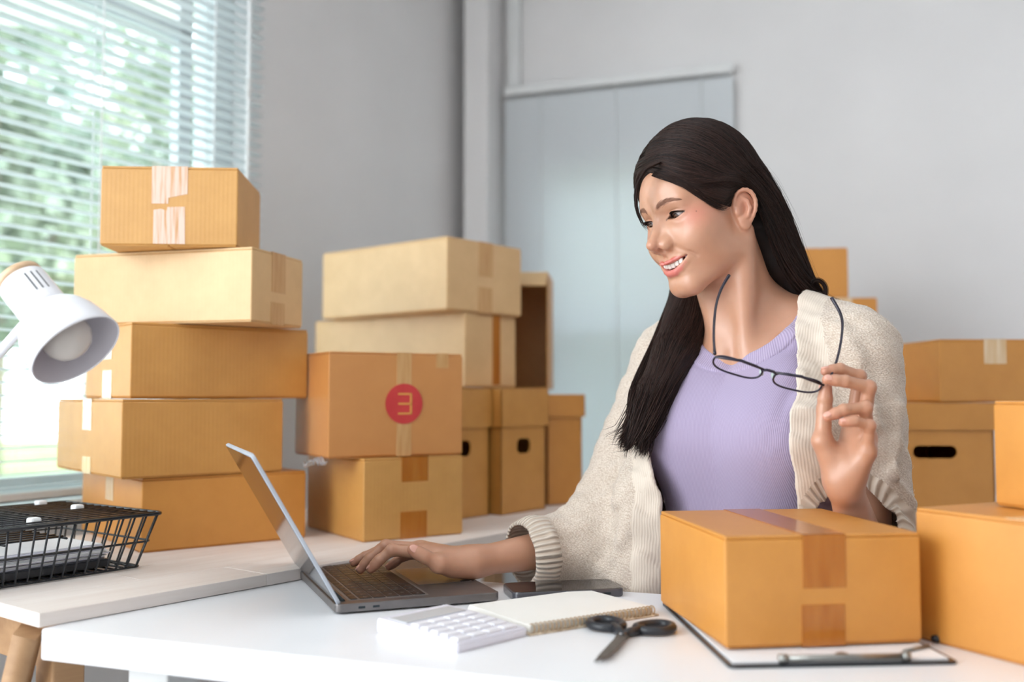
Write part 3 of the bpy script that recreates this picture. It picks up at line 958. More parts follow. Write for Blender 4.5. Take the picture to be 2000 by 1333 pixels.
# scissors
BLADE = noisy(pmat('dark_steel', srgb(92, 86, 82), .35, .8), srgb(84, 78, 74), srgb(104, 98, 94), 60, stretch=(1, 8, 1))
HAND = noisy(pmat('black_handle', srgb(36, 38, 44), .35), srgb(32, 34, 40), srgb(44, 46, 52), 30)
tip = on(1168, 1300, ZT); piv = on(1216, 1249, ZT)
sdir = (tip - piv).normalized(); sang = math.atan2(sdir.y, sdir.x)
sc = empty('scissors', (piv.x, piv.y, ZT), sang); tag(sc, 'black handled scissors lying open on the white table', 'scissors')
SLn = (tip - piv).length
for s, za in ((-1, .0022), (1, .0042)):
    Mz = Matrix.Translation((0, 0, za)) @ Matrix.Rotation(s * .035, 4, 'Z')
    MB().prism([(-.022, -.004 * s - .004), (-.022, -.004 * s + .004), (.0, .0075), (SLn * .45, .0068), (SLn * .8, .004), (SLn, 0.0), (SLn * .8, -.0025), (0, -.0065)], 0, .0018, .0004, M=Mz).build('blade', BLADE, sc)
    loop = []
    cxl, cyl = -.045, s * .028
    for k in range(28):
        a = 2 * PI * k / 28
        rx_, ry_ = .019 + .003 * math.cos(a), .0235
        x, y = rx_ * math.cos(a), ry_ * math.sin(a)
        b_ = s * .9
        loop.append((cxl + x * math.cos(b_) - y * math.sin(b_), cyl + x * math.sin(b_) + y * math.cos(b_), .0062))
    h_ = MB().tube(loop, .0052, 10, closed=True)
    h_.tube([(cxl + .015, cyl - s * .010, .0062), (-.012, s * .006, .0058), (.004, -s * .002, .0052)], [.0060, .0055, .0035], 10)
    h_.build('handle', HAND, sc, True)
MB().lathe([(0, 0), (.005, 0), (.005, .0075), (.004, .0085), (0, .0088)], 20).build('pivot_screw', PHONE_RIM, sc)

# clipboard under the box
k0 = on(1425, 1308, ZT); k1 = on(1868, 1303, ZT); k2 = on(1290, 1208, ZT)
ka = math.radians(4.0)
KW = .245
cb = empty('clipboard', (k0.x, k0.y, ZT), ka); tag(cb, 'black clipboard with white paper and a steel clip under the box', 'clipboard')
MB().prism([(x + KW / 2, y + .16) for x, y in rrect(KW, .32, .008, 4)], .0, .0032, .0008).build('board', BLACKM, cb)
MB().box(.006, KW - .008, .008, .31, .0034, .0052).build('paper', PAPER, cb)
STEEL = noisy(pmat('dull_steel', srgb(150, 150, 146), .3, .85), srgb(136, 136, 132), srgb(166, 166, 162), 30)
kc = MB()
kc.box(.062, .186, .0035, .022, .0054, .0068, .0005, 1)
kc.tube([(.062, .006, .0085), (.186, .006, .0085)], .0032, 12)
kc.build('clip', STEEL, cb, False)
MB().lathe([(0, 0), (.0085, 0), (.0085, .002), (.006, .0042), (0, .005)], 20, Matrix.Translation((.124, .0125, .0068))).build('clip_rivet', STEEL, cb)
for x in (.058, .190):
    MB().tube([(x - .004, .006, .0085), (x + .004, .006, .0085)], .0045, 12).build('clip_end', STEEL, cb, True)
MB().tube([(.20, .03, .0075), (.236, .05, .0075)], .0022, 8).build('wire_lever', STEEL, cb, True)
# pen lying behind the clipboard, tip just showing beside the box
pn = on(1822, 1258, ZT)
pen = MB().tube([(0, 0, .0055), (.012, .003, .0055), (.05, .03, .0055), (.09, .058, .0055)], [.0038, .0052, .0052, .0048], 12).build('pen', BLACKM, None, True)
pen.location = (pn.x, pn.y, ZT); tag(pen, 'black pen lying between the clipboard and the large box', 'pen')
# ================================================================== implicit surfaces -> mesh
F32 = np.float32


def smin(a, b, k):
    h = np.maximum(k - np.abs(a - b), 0) / k
    return np.minimum(a, b) - h * h * (k * .25)


def smax(a, b, k):
    return -smin(-a, -b, k)


def ell(P, c, r):
    q = (P - np.array(c, F32)) / np.array(r, F32)
    k0 = np.sqrt((q * q).sum(-1))
    q2 = q / np.array(r, F32)
    k1 = np.sqrt((q2 * q2).sum(-1)) + 1e-9
    return k0 * (k0 - 1) / k1


def sph(P, c, r):
    q = P - np.array(c, F32)
    return np.sqrt((q * q).sum(-1)) - r


def cone(P, a, b, ra, rb):
    a = np.array(a, F32); b = np.array(b, F32)
    ba = b - a
    pa = P - a
    t = np.clip((pa @ ba) / float(ba @ ba), 0, 1)
    q = pa - t[..., None] * ba
    return np.sqrt((q * q).sum(-1)) - (ra + (rb - ra) * t)


def chain(P, pts, rs, k=0.004):
    d = None
    for i in range(len(pts) - 1):
        e = cone(P, pts[i], pts[i + 1], rs[i], rs[i + 1])
        d = e if d is None else smin(d, e, k)
    return d


def polydist(P, pts):
    d = None
    for i in range(len(pts) - 1):
        e = cone(P, pts[i], pts[i + 1], 0, 0)
        d = e if d is None else np.minimum(d, e)
    return d


def gauss(P, c, s):
    q = (P - np.array(c, F32)) / np.array(s, F32)
    return np.exp(-(q * q).sum(-1))


def surface(fn, lo, hi, h, B=8, slack=1.35):
    """sparse evaluation on blocks, then surface nets"""
    lo = np.array(lo, float); hi = np.array(hi, float)
    nb = np.ceil((hi - lo) / (h * B)).astype(int)
    n = nb * B + 1
    ci = np.stack(np.meshgrid(*[np.arange(k) for k in nb], indexing='ij'), -1).reshape(-1, 3)
    cc = (lo + (ci + .5) * h * B).astype(F32)
    dv = np.concatenate([fn(cc[i:i + 200000]) for i in range(0, len(cc), 200000)])
    act = np.abs(dv) < h * B * .87 * slack + h
    A = np.where(dv.reshape(nb) < 0, F32(-1), F32(1))
    A = np.repeat(np.repeat(np.repeat(A, B, 0), B, 1), B, 2)
    G = np.ones(n, F32)
    G[:-1, :-1, :-1] = A
    G[-1] = 1; G[:, -1] = 1; G[:, :, -1] = 1
    del A
    off = np.stack(np.meshgrid(*[np.arange(B + 1)] * 3, indexing='ij'), -1).reshape(-1, 3)
    ai = ci[act]
    step = max(1, 400000 // len(off))
    for s in range(0, len(ai), step):
        idx = (ai[s:s + step, None, :] * B + off[None]).reshape(-1, 3)
        v = fn((lo + idx * h).astype(F32))
        G[idx[:, 0], idx[:, 1], idx[:, 2]] = v
    neg = (G < 0)
    u = neg.astype(np.uint8)
    c = u[:-1, :-1, :-1] + u[1:, :-1, :-1] + u[:-1, 1:, :-1] + u[1:, 1:, :-1] + u[:-1, :-1, 1:] + u[1:, :-1, 1:] + u[:-1, 1:, 1:] + u[1:, 1:, 1:]
    cells = np.argwhere((c > 0) & (c < 8))
    idm = np.full(c.shape, -1, np.int32)
    idm[cells[:, 0], cells[:, 1], cells[:, 2]] = np.arange(len(cells))
    corner = np.array([[i, j, k] for i in (0, 1) for j in (0, 1) for k in (0, 1)])
    vals = np.stack([G[cells[:, 0] + o[0], cells[:, 1] + o[1], cells[:, 2] + o[2]] for o in corner], 1)
    acc = np.zeros((len(cells), 3)); cnt = np.zeros(len(cells))
    for a in range(8):
        for b in range(a + 1, 8):
            if np.abs(corner[a] - corner[b]).sum() != 1: continue
            va, vb = vals[:, a], vals[:, b]
            m = (va < 0) != (vb < 0)
            t = np.where(m, va / np.where(m, va - vb, 1), 0)
            p = corner[a] + t[:, None] * (corner[b] - corner[a])
            acc[m] += p[m]; cnt[m] += 1
    V = lo + (cells + acc / cnt[:, None]) * h
    Q = []
    for ax in range(3):
        sl0 = [slice(None)] * 3; sl1 = [slice(None)] * 3
        sl0[ax] = slice(0, -1); sl1[ax] = slice(1, None)
        e = np.argwhere(neg[tuple(sl0)] != neg[tuple(sl1)])
        b, d = [(1, 2), (2, 0), (0, 1)][ax]
        ok = (e[:, b] > 0) & (e[:, d] > 0) & (e[:, b] < c.shape[b]) & (e[:, d] < c.shape[d])
        e = e[ok]
        ids = []
        for ob, od in ((0, 0), (-1, 0), (-1, -1), (0, -1)):
            q = e.copy(); q[:, b] += ob; q[:, d] += od
            ids.append(idm[q[:, 0], q[:, 1], q[:, 2]])
        ids = np.stack(ids, 1)
        fl = ~neg[e[:, 0], e[:, 1], e[:, 2]]
        ids[fl] = ids[fl][:, ::-1]
        Q.append(ids)
    Q = np.concatenate(Q)
    Q = Q[(Q >= 0).all(1)]
    return V.astype(F32), Q


def np_mesh(name, V, Q, attrs=None, smooth=True):
    me = bpy.data.meshes.new(name)
    k = Q.shape[1]
    me.vertices.add(len(V)); me.vertices.foreach_set('co', np.ascontiguousarray(V, F32).ravel())
    me.loops.add(Q.size); me.loops.foreach_set('vertex_index', np.ascontiguousarray(Q, np.int32).ravel())
    me.polygons.add(len(Q)); me.polygons.foreach_set('loop_start', np.arange(0, Q.size, k, dtype=np.int32))
    try: me.polygons.foreach_set('loop_total', np.full(len(Q), k, np.int32))
    except Exception: pass
    if smooth: me.polygons.foreach_set('use_smooth', np.ones(len(Q), bool))
    for nm, a in (attrs or {}).items():
        if a.ndim == 1:
            at_ = me.attributes.new(nm, 'FLOAT', 'POINT'); at_.data.foreach_set('value', a.astype(F32))
        else:
            at_ = me.attributes.new(nm, 'FLOAT_COLOR', 'POINT')
            c4 = np.ones((len(a), 4), F32); c4[:, :a.shape[1]] = a
            at_.data.foreach_set('color', c4.ravel())
    me.update(); me.validate()
    return me


def relax(V, Q, it=1, lam=.5):
    n = len(V)
    for _ in range(it):
        acc = np.zeros((n, 3)); cnt = np.zeros(n)
        for i in range(4):
            a, b = Q[:, i], Q[:, (i + 1) % 4]
            for k in range(3):
                acc[:, k] += np.bincount(a, V[b, k], n) + np.bincount(b, V[a, k], n)
            cnt += np.bincount(a, minlength=n) + np.bincount(b, minlength=n)
        V = V + lam * (acc / np.maximum(cnt, 1)[:, None] - V)
    return V.astype(F32)


def catmull(pts, t):
    """pts (n,3), t in 0..1 -> points"""
    pts = np.asarray(pts, float)
    n = len(pts)
    s = np.clip(t, 0, 1) * (n - 1)
    i = np.clip(s.astype(int), 0, n - 2)
    f = (s - i)[..., None]
    p0 = pts[np.maximum(i - 1, 0)]; p1 = pts[i]; p2 = pts[i + 1]; p3 = pts[np.minimum(i + 2, n - 1)]
    return .5 * (2 * p1 + (p2 - p0) * f + (2 * p0 - 5 * p1 + 4 * p2 - p3) * f ** 2 + (3 * p1 - p0 - 3 * p2 + p3) * f ** 3)


def strands_mesh(name, S_, R, sides=4):
    """S_ (n, m, 3) strand points, R (n, m) radii -> tube mesh"""
    n, m, _ = S_.shape
    T = np.gradient(S_, axis=1)
    T /= np.linalg.norm(T, axis=2, keepdims=True) + 1e-9
    ref = np.array([.3, .5, .81]); ref /= np.linalg.norm(ref)
    U = np.cross(T, ref); U /= np.linalg.norm(U, axis=2, keepdims=True) + 1e-9
    W = np.cross(T, U)
    ang = np.arange(sides) * 2 * np.pi / sides
    V = S_[:, :, None] + R[:, :, None, None] * (U[:, :, None] * np.cos(ang)[:, None] + W[:, :, None] * np.sin(ang)[:, None])
    V = V.reshape(-1, 3)
    base = (np.arange(n)[:, None, None] * m + np.arange(m - 1)[None, :, None]) * sides
    k = np.arange(sides)[None, None]
    k2 = (k + 1) % sides
    Q = np.stack([base + k, base + k2, base + sides + k2, base + sides + k], -1).reshape(-1, 4)
    return np_mesh(name, V, Q)
# ================================================================== the woman
# ---- head frame: origin between the ears, local x = her left, F = forward, z = up
def Rx(a): c, s = math.cos(a), math.sin(a); return np.array([[1, 0, 0], [0, c, -s], [0, s, c]])
def Ry(a): c, s = math.cos(a), math.sin(a); return np.array([[c, 0, s], [0, 1, 0], [-s, 0, c]])
def Rz(a): c, s = math.cos(a), math.sin(a); return np.array([[c, -s, 0], [s, c, 0], [0, 0, 1]])


HR = Rz(math.radians(-60.8)) @ Rx(math.radians(16.2)) @ Ry(math.radians(-4.7))
HO = np.array([0.294, 1.506, 1.295])


def to_head(P):
    q = (P - HO.astype(F32)) @ HR.astype(F32)
    q[..., 1] *= -1          # second axis: forward
    return q


def from_head(q):
    q = np.array(q, float)
    q = q * np.array([1, -1, 1])
    return q @ HR.T + HO


# ---- torso frame
PSI = math.radians(40)
TZ = 0.03
TM = np.array([0.382, 1.55, 0.0])
TU = np.array([math.cos(PSI), -math.sin(PSI), 0]); TW = np.array([-math.sin(PSI), -math.cos(PSI), 0])


def T3(u, w, z):
    return TM + TU * u + TW * w + np.array([0, 0, z + TZ])


def to_torso(P):
    q = P - TM.astype(F32)
    return np.stack([q @ TU.astype(F32), q @ TW.astype(F32), P[..., 2] - F32(TZ)], -1)


# ---- joints
SH_L = T3(.158, -.008, 1.066); SH_R = T3(-.165, -.005, 1.062)
EL_L = np.array([.512, 1.425, .768]); WR_L = np.array(at(1648, 944, 1.302))
EL_R = np.array([.150, 1.590, .805]); WR_R = np.array(at(925, 1098, 1.480))
dH = 1.285


def A3(px, py, d): return np.array(at(px, py, d))


def to_ear(P):       # P: head coords (|x|, F, z) -> ear plane coords a (back), b (up), c (out)
    o = np.array([.0715, -.009, .000], F32)
    yaw = math.radians(20); lean = math.radians(-8)
    back = np.array([math.sin(yaw), -math.cos(yaw), 0]); out = np.array([math.cos(yaw), math.sin(yaw), 0]); up = np.array([0, 0, 1.0])
    b2 = up * math.cos(lean) + back * -math.sin(lean); a2 = back * math.cos(lean) + up * math.sin(lean)
    q = P - o
    return np.stack([q @ a2.astype(F32), q @ b2.astype(F32), q @ out.astype(F32)], -1) * F32(1.08)


HELIX_ = [(-.004, -.002, .001), (-.010, .010, .003), (-.006, .024, .006), (.006, .031, .008), (.018, .026, .009), (.0235, .012, .009), (.021, -.004, .008), (.013, -.018, .006)]
HELIX = [tuple(p) for p in catmull(np.array(HELIX_), np.linspace(0, 1, 15))]
ANTI = [(.004, .020, .004), (.011, .012, .007), (.013, .001, .008), (.008, -.011, .007), (.001, -.014, .006)]


def eye_local(H, ax):
    X = (ax - .0310)
    zc = H[..., 2] - .0195 - .10 * X
    return X, zc


def lid_up(Xn): return .0049 * np.clip(1 - np.abs(Xn) ** 2.2, -1, 1) * (1 - .22 * np.clip(Xn, -1, 1))
def lid_lo(Xn): return -.0036 * np.clip(1 - np.abs(Xn) ** 2.0, -1, 1)


# mouth: smile curve. centre line and lips
MC = [(0, .0935, -.0500), (.010, .0915, -.0490), (.020, .0845, -.0455), (.0275, .0770, -.0415), (.031, .0730, -.0395)]
UL = [(0, .0958, -.0440), (.0045, .0960, -.0432), (.012, .0920, -.0424), (.023, .0828, -.0402), (.0385, .0675, -.0385)]
LL = [(0, .0872, -.0598), (.008, .0862, -.0592), (.017, .0826, -.0560), (.027, .0778, -.0488), (.0385, .0688, -.0394)]


def local(fn, P, c, r):
    """evaluate fn only near c; elsewhere a safe lower bound"""
    dist = np.sqrt(((P - np.asarray(c, F32)) ** 2).sum(-1))
    out = (dist - r + .03).astype(F32)
    m = dist < r
    if m.any(): out[m] = fn(P[m])
    return out


def ear_sdf(M):
    E_ = to_ear(M)
    e = ell(E_, (.006, .006, .0020), (.0175, .0245, .0050))
    e = smin(e, ell(E_, (.003, -.020, .003), (.0095, .0105, .0048)), .008)
    e = smin(e, chain(E_, HELIX, [.0026, .0028, .0029, .0030, .0031, .0032, .0032, .0032, .0032, .0032, .0031, .0030, .0029, .0028, .0027], .002), .003)
    e = smax(e, -ell(E_, (.0030, .0005, .0095), (.0082, .0112, .0085)), .004)
    e = smax(e, -chain(E_, [(.0, .021, .0105), (.012, .020, .012), (.0185, .010, .0135)], [.0034, .0036, .0030], .002), .003)
    e = smin(e, chain(E_, ANTI, [.0022, .0030, .0032, .0032, .0026], .002), .003)
    e = smin(e, ell(E_, (-.0075, -.003, .005), (.0038, .0055, .0032)), .004)   # tragus
    return smin(e, ell(E_, (-.002, .002, -.004), (.010, .020, .010)), .006)


def head_sdf(P):
    H = to_head(P)
    ax = np.abs(H[..., 0])
    M = np.stack([ax, H[..., 1], H[..., 2]], -1)
    d = ell(H, (0, -.006, .046), (.072, .091, .080))
    d = smin(d, ell(H, (0, .030, .050), (.0600, .0565, .050)), .022)
    d = smin(d, ell(H, (0, .027, -.020), (.0565, .056, .064)), .03)
    d = smin(d, ell(M, (.042, .047, -.006), (.023, .024, .020)), .026)
    d = smin(d, cone(M, (.047, .006, -.050), (.016, .065, -.081), .0165, .0165), .024)
    d = smin(d, ell(H, (0, .0675, -.0825), (.0195, .0175, .0165)), .018)
    d = smin(d, ell(H, (0, .056, -.044), (.037, .0335, .026)), .02)
    d = smin(d, ell(M, (.034, .063, -.020), (.019, .018, .017)), .02)      # smiling cheek
    d = smin(d, ell(M, (.046, .030, -.030), (.014, .030, .028)), .024)
    # brow ridge
    d = smin(d, cone(M, (.010, .080, .035), (.040, .066, .041), .0065, .008), .016)
    # socket
    d = smax(d, -ell(M, (.029, .096, .0195), (.0195, .0165, .0125)), .014)
    # nose
    n = cone(H, (0, .0815, .023), (0, .1040, -.008), .0060, .0068)
    n = smin(n, ell(H, (0, .1085, -.0125), (.0088, .0092, .0080)), .007)
    n = smin(n, ell(M, (.0122, .0935, -.0180), (.0076, .0098, .0076)), .008)
    n = smin(n, cone(H, (0, .105, -.0195), (0, .092, -.0255), .0042, .005), .005)
    d = smin(d, ell(M, (.0175, .0755, -.004), (.0120, .0100, .0140)), .014)
    d = smin(d, cone(M, (.0065, .0775, .016), (.0105, .0890, -.012), .0065, .0088), .008)
    d = smin(d, n, .011)
    d = smax(d, -ell(M, (.0066, .1000, -.0250), (.0036, .0070, .0044)), .0025)
    # eyelids over the ball
    lid = ell(M, (.0310, .0640, .0195), (.0150, .0142, .0138))
    d = smin(d, lid, .006)
    X, zc = eye_local(H, ax)
    Xn = X / .0148
    # crease above the lid
    cz = lid_up(Xn) + .0036
    w = np.exp(-(X / .013) ** 4) * (H[..., 1] > .05)
    d = d + .0011 * np.exp(-((zc - cz) / .0011) ** 2) * w
    op = np.maximum(zc - lid_up(Xn), lid_lo(Xn) - zc)
    op = np.maximum(op, .062 - H[..., 1])
    d = smax(d, -op, .0012)
    # lips
    up = chain(M, UL, [.0022, .0025, .0023, .0018, .0012], .003)
    lo_ = chain(M, LL, [.0046, .0044, .0036, .0024, .0012], .003)
    d = smin(d, up, .004)
    d = smin(d, lo_, .005)
    # open mouth
    gx = np.array([0, .010, .020, .0275, .031]); 
    mzc = np.interp(ax, [0, .010, .020, .0300, .038], [-.0512, -.0503, -.0468, -.0420, -.0385])
    gap = np.interp(ax, [0, .010, .024, .0335, .0370], [.0042, .0040, .0030, .0010, -.003])
    mo = np.maximum(np.abs(H[..., 2] - mzc) - gap, .058 - H[..., 1])
    mo = np.maximum(mo, ax - .037)
    d = smax(d, -mo, .0018)
    # philtrum, smile fold, chin fold
    d = d + .0011 * gauss(H, (0, .096, -.0365), (.0028, .02, .006))
    fold = polydist(M, [(.0245, .089, -.024), (.0310, .083, -.030), (.0385, .0750, -.036), (.0425, .0690, -.044)])
    d = d + .0013 * np.exp(-(fold / .0036) ** 2)
    d = d + .0014 * gauss(H, (0, .084, -.0700), (.016, .03, .0035))
    # dimple at the corner
    d = d + .0016 * gauss(M, (.0405, .0665, -.0375), (.003, .01, .0035))
    # ear
    e = local(ear_sdf, M, (.078, -.012, .002), .055)
    d = smin(d, e, .006)
    return d


NK0 = from_head((0, -.030, -.030)); NK1 = T3(-.008, .000, 1.105)
NOTCH = T3(0.0, .070, 1.045)
MAS_L = from_head((.058, -.018, -.030)); MAS_R = from_head((-.058, -.018, -.030))


def neck_sdf(P):
    d = cone(P, NK0, NK1, .0480, .0520)
    throat0 = from_head((0, .030, -.075)); 
    d = smin(d, cone(P, from_head((0, -.016, -.066)), T3(0, .024, 1.075), .024, .028), .05)
    d = smin(d, cone(P, MAS_L, NOTCH + TU * .016, .0090, .0050), .04)
    d = smin(d, cone(P, MAS_R, NOTCH - TU * .016, .0080, .0040), .04)
    return d


def torso_sdf(P, breast=True):
    T = to_torso(P)
    A = np.stack([np.abs(T[..., 0]), T[..., 1], T[..., 2]], -1)
    d = ell(T, (0, -.005, .935), (.140, .098, .185))
    d = smin(d, cone(A, (.03, -.012, 1.080), (.150, -.010, 1.058), .058, .042), .05)
    d = smin(d, cone(A, (.02, -.028, 1.13), (.13, -.018, 1.088), .045, .026), .05)       # trapezius
    d = smin(d, ell(T, (0, -.005, .80), (.120, .088, .16)), .06)
    d = smin(d, ell(T, (0, -.02, .62), (.165, .125, .13)), .07)
    if breast:
        d = smin(d, ell(A, (.076, .082, .945), (.066, .062, .064)), .045)
        d = smin(d, ell(A, (.065, .060, 1.00), (.055, .045, .06)), .04)
    # collar bones and notch
    d = smin(d, cone(A, (.018, .062, 1.058), (.085, .050, 1.082), .0075, .007), .022)
    d = smin(d, cone(A, (.085, .050, 1.082), (.150, .006, 1.096), .007, .008), .022)
    d = d + .008 * gauss(T, (0, .085, 1.062), (.014, .03, .016))
    return d


def arm_sdf(P, sh, el, wr, k=.03):
    d = cone(P, sh, el, .047, .037)
    mid = el + (wr - el) * .35
    d = smin(d, cone(P, el, mid, .036, .033), k)
    d = smin(d, cone(P, mid, wr, .033, .0235), k)
    return d


# ---- hands: finger joints MCP, PIP, DIP, tip
HAND_L = dict(
    thumb=[A3(1628, 915, 1.300), A3(1606, 862, 1.297), A3(1610, 800, 1.300), A3(1613, 758, 1.296)],
    index=[A3(1668, 812, 1.312), A3(1678, 736, 1.306), A3(1640, 721, 1.298), A3(1612, 726, 1.292)],
    middle=[A3(1686, 830, 1.296), A3(1697, 757, 1.282), A3(1650, 745, 1.273), A3(1615, 742, 1.272)],
    ring=[A3(1694, 858, 1.283), A3(1690, 797, 1.264), A3(1648, 801, 1.256), A3(1616, 815, 1.256)],
    pinky=[A3(1694, 885, 1.272), A3(1698, 832, 1.256), A3(1669, 823, 1.250), A3(1646, 826, 1.250)])
HAND_R = dict(
    thumb=[A3(890, 1108, 1.458), A3(858, 1102, 1.440), A3(828, 1087, 1.430), A3(806, 1074, 1.427)],
    index=[A3(826, 1080, 1.462), A3(766, 1075, 1.458), A3(740, 1095, 1.456), A3(725, 1112, 1.455)],
    middle=[A3(822, 1073, 1.485), A3(754, 1067, 1.482), A3(722, 1092, 1.478), A3(704, 1113, 1.476)],
    ring=[A3(824, 1074, 1.508), A3(746, 1073, 1.508), A3(713, 1088, 1.506), A3(691, 1100, 1.505)],
    pinky=[A3(834, 1080, 1.528), A3(790, 1086, 1.530), A3(773, 1098, 1.530), A3(760, 1108, 1.530)])
FR = dict(thumb=[.0125, .0108, .0098, .0080], index=[.0098, .0083, .0074, .0062], middle=[.0100, .0085, .0076, .0063],
          ring=[.0096, .0080, .0072, .0060], pinky=[.0088, .0070, .0063, .0053])


def hand_sdf(P, Hd, wr, el, thenar, palm_n):
    d = cone(P, el + (wr - el) * .35, wr, .031, .0205)
    fwd = (wr - el) / np.linalg.norm(wr - el)
    pal = None
    for nm, off, r0 in (('index', .010, .0125), ('middle', .003, .0130), ('ring', -.004, .0125), ('pinky', -.011, .0115)):
        side = (Hd['index'][0] - Hd['pinky'][0]); side = side / np.linalg.norm(side)
        c0 = wr + side * off
        e = cone(P, c0, Hd[nm][0], r0 * 1.0, r0)
        pal = e if pal is None else smin(pal, e, .016)
    # heel pads
    pal = smin(pal, cone(P, Hd['thumb'][0] * .75 + wr * .25, Hd['thumb'][1], .0155, .0125), .016)
    pk = Hd['pinky'][0] * .45 + wr * .55 + palm_n * .004
    pal = smin(pal, sph(P, pk, .0118), .016)
    th = Hd['thumb'][0] * .55 + wr * .2 + Hd['index'][0] * .25 + palm_n * .005
    pal = smin(pal, sph(P, th, .0122), .018)
    d = smin(d, pal, .022)
    fs = None
    for nm in ('index', 'middle', 'ring', 'pinky', 'thumb'):
        pts = Hd[nm]; r = FR[nm]
        e = chain(P, pts, r, .004)
        # knuckle and pad fullness
        e = smin(e, sph(P, pts[1], r[1] * 1.06), .004)
        e = smin(e, sph(P, (pts[2] + pts[3]) / 2, (r[2] + r[3]) * .5 * 1.04), .004)
        if nm == 'thumb':
            d = smin(d, e, .008)
        else:
            fs = e if fs is None else smin(fs, e, .0022)
    d = smin(d, fs, .006)
    return d


def nail_frames(Hd, palm_n):
    out = []
    for nm in ('index', 'middle', 'ring', 'pinky', 'thumb'):
        a, b, c = Hd[nm][1], Hd[nm][2], Hd[nm][3]
        t = (c - b); t /= np.linalg.norm(t)
        if nm == 'thumb':
            n = Hd['thumb_nail'] if 'thumb_nail' in Hd else -palm_n
        else:
            bend = np.cross(b - a, c - b)
            n = -np.cross(bend, t)
            n = np.cross(t, np.cross(n, t))
            if np.linalg.norm(n) < 1e-9: n = -palm_n
            # dorsal side points away from the inside of the curl
            inner = (Hd[nm][0] + c) / 2 - b
            if n @ inner > 0: n = -n
        n = n - t * (n @ t); n /= np.linalg.norm(n)
        r = FR[nm][3]
        out.append((c - t * r * .15 + n * r * .80, t, np.cross(t, n), n, r))
    return out


PALM_L = np.array([-.55, -.80, .1]); PALM_L /= np.linalg.norm(PALM_L)
PALM_R = np.array([-.1, .0, -1.0]); PALM_R /= np.linalg.norm(PALM_R)
HAND_R['thumb_nail'] = np.array([-.25, -.75, .6])
HAND_L['thumb_nail'] = np.array([-.6, .6, .4])

SKIN0 = np.array(srgb(199, 148, 120)[:3]); SKIN_PINK = np.array(srgb(205, 122, 105)[:3]); LIP = np.array(srgb(214, 116, 108)[:3])
NAILC = np.array(srgb(240, 196, 182)[:3]); BROWN = np.array(srgb(92, 60, 44)[:3])


def mixc(C, c2, f):
    return C + (np.asarray(c2) - C) * np.clip(f, 0, 1)[:, None]


def skin_colour(V, hands=()):
    V = V.astype(F32)
    C = np.tile(SKIN0, (len(V), 1))
    H = to_head(V.copy())
    ax = np.abs(H[:, 0])
    M = np.stack([ax, H[:, 1], H[:, 2]], -1)
    C = mixc(C, SKIN_PINK, .65 * gauss(M, (.054, .056, .010), (.018, .03, .018)))        # blusher
    C = mixc(C, SKIN_PINK, .30 * gauss(H, (0, .106, -.016), (.012, .014, .010)))
    C = mixc(C, SKIN_PINK, .35 * gauss(M, (.078, -.02, .01), (.012, .03, .035)))
    front = (H[:, 1] > .06)
    du = chain(M, UL, [.0030, .0034, .0032, .0026, .0014], .002)
    dl = chain(M, LL, [.0056, .0054, .0046, .0032, .0014], .002)
    dl_ = np.minimum(du, dl)
    C = mixc(C, LIP, front * np.clip((.0012 - dl_) / .0012, 0, 1) * .9)
    # inside of the mouth
    C = mixc(C, np.array(srgb(120, 50, 46)[:3]), ((H[:, 1] > .056) & (H[:, 1] < .084 - ax * .35) & (np.abs(H[:, 2] + .048) < .012) & (ax < .030)).astype(float))
    # upper lid liner
    X, zc = eye_local(H, ax)
    Xn = X / .0148
    lin = np.exp(-((zc - lid_up(Xn)) / .0011) ** 2) * (np.abs(X) < .016) * front
    C = mixc(C, np.array(srgb(60, 40, 36)[:3]), lin * .95)
    shade = np.exp(-((zc - lid_up(Xn) - .002) / .0022) ** 2) * np.exp(-(X / .013) ** 4) * front
    C = mixc(C, np.array(srgb(206, 146, 118)[:3]), shade * .45)
    bw = catmull(np.array([(.0125, .0378), (.020, .0412), (.029, .0432), (.037, .0430), (.0445, .0405)])[:, [0, 1, 1]], np.linspace(0, 1, 13))[:, :2]
    bd = np.sqrt(((np.stack([ax, H[:, 2]], -1)[:, None] - bw[None].astype(F32)) ** 2).sum(-1)).min(1) if len(V) < 400000 else np.full(len(V), 9.)
    bwid = np.interp(ax, [.0125, .018, .030, .0445], [.0030, .0036, .0030, .0010])
    C = mixc(C, np.array(srgb(150, 104, 82)[:3]), .6 * np.exp(-(bd / bwid) ** 4) * (H[:, 1] > .04))
    # moles
    for p, r in (((.058, .060, .016), .0009), ((.056, .052, .026), .0007), ((.0745, .002, .004), .001)):
        C = mixc(C, BROWN, np.exp(-((M - np.array(p, F32)) ** 2).sum(1) / r ** 2) * (H[:, 0] > 0))
    for Hd, fr in hands:
        for nm in ('index', 'middle', 'ring', 'pinky', 'thumb'):
            C = mixc(C, SKIN_PINK, .38 * np.exp(-((V - Hd[nm][3].astype(F32)) ** 2).sum(1) / .010 ** 2))
            C = mixc(C, SKIN_PINK, .22 * np.exp(-((V - Hd[nm][1].astype(F32)) ** 2).sum(1) / .008 ** 2))
    return C


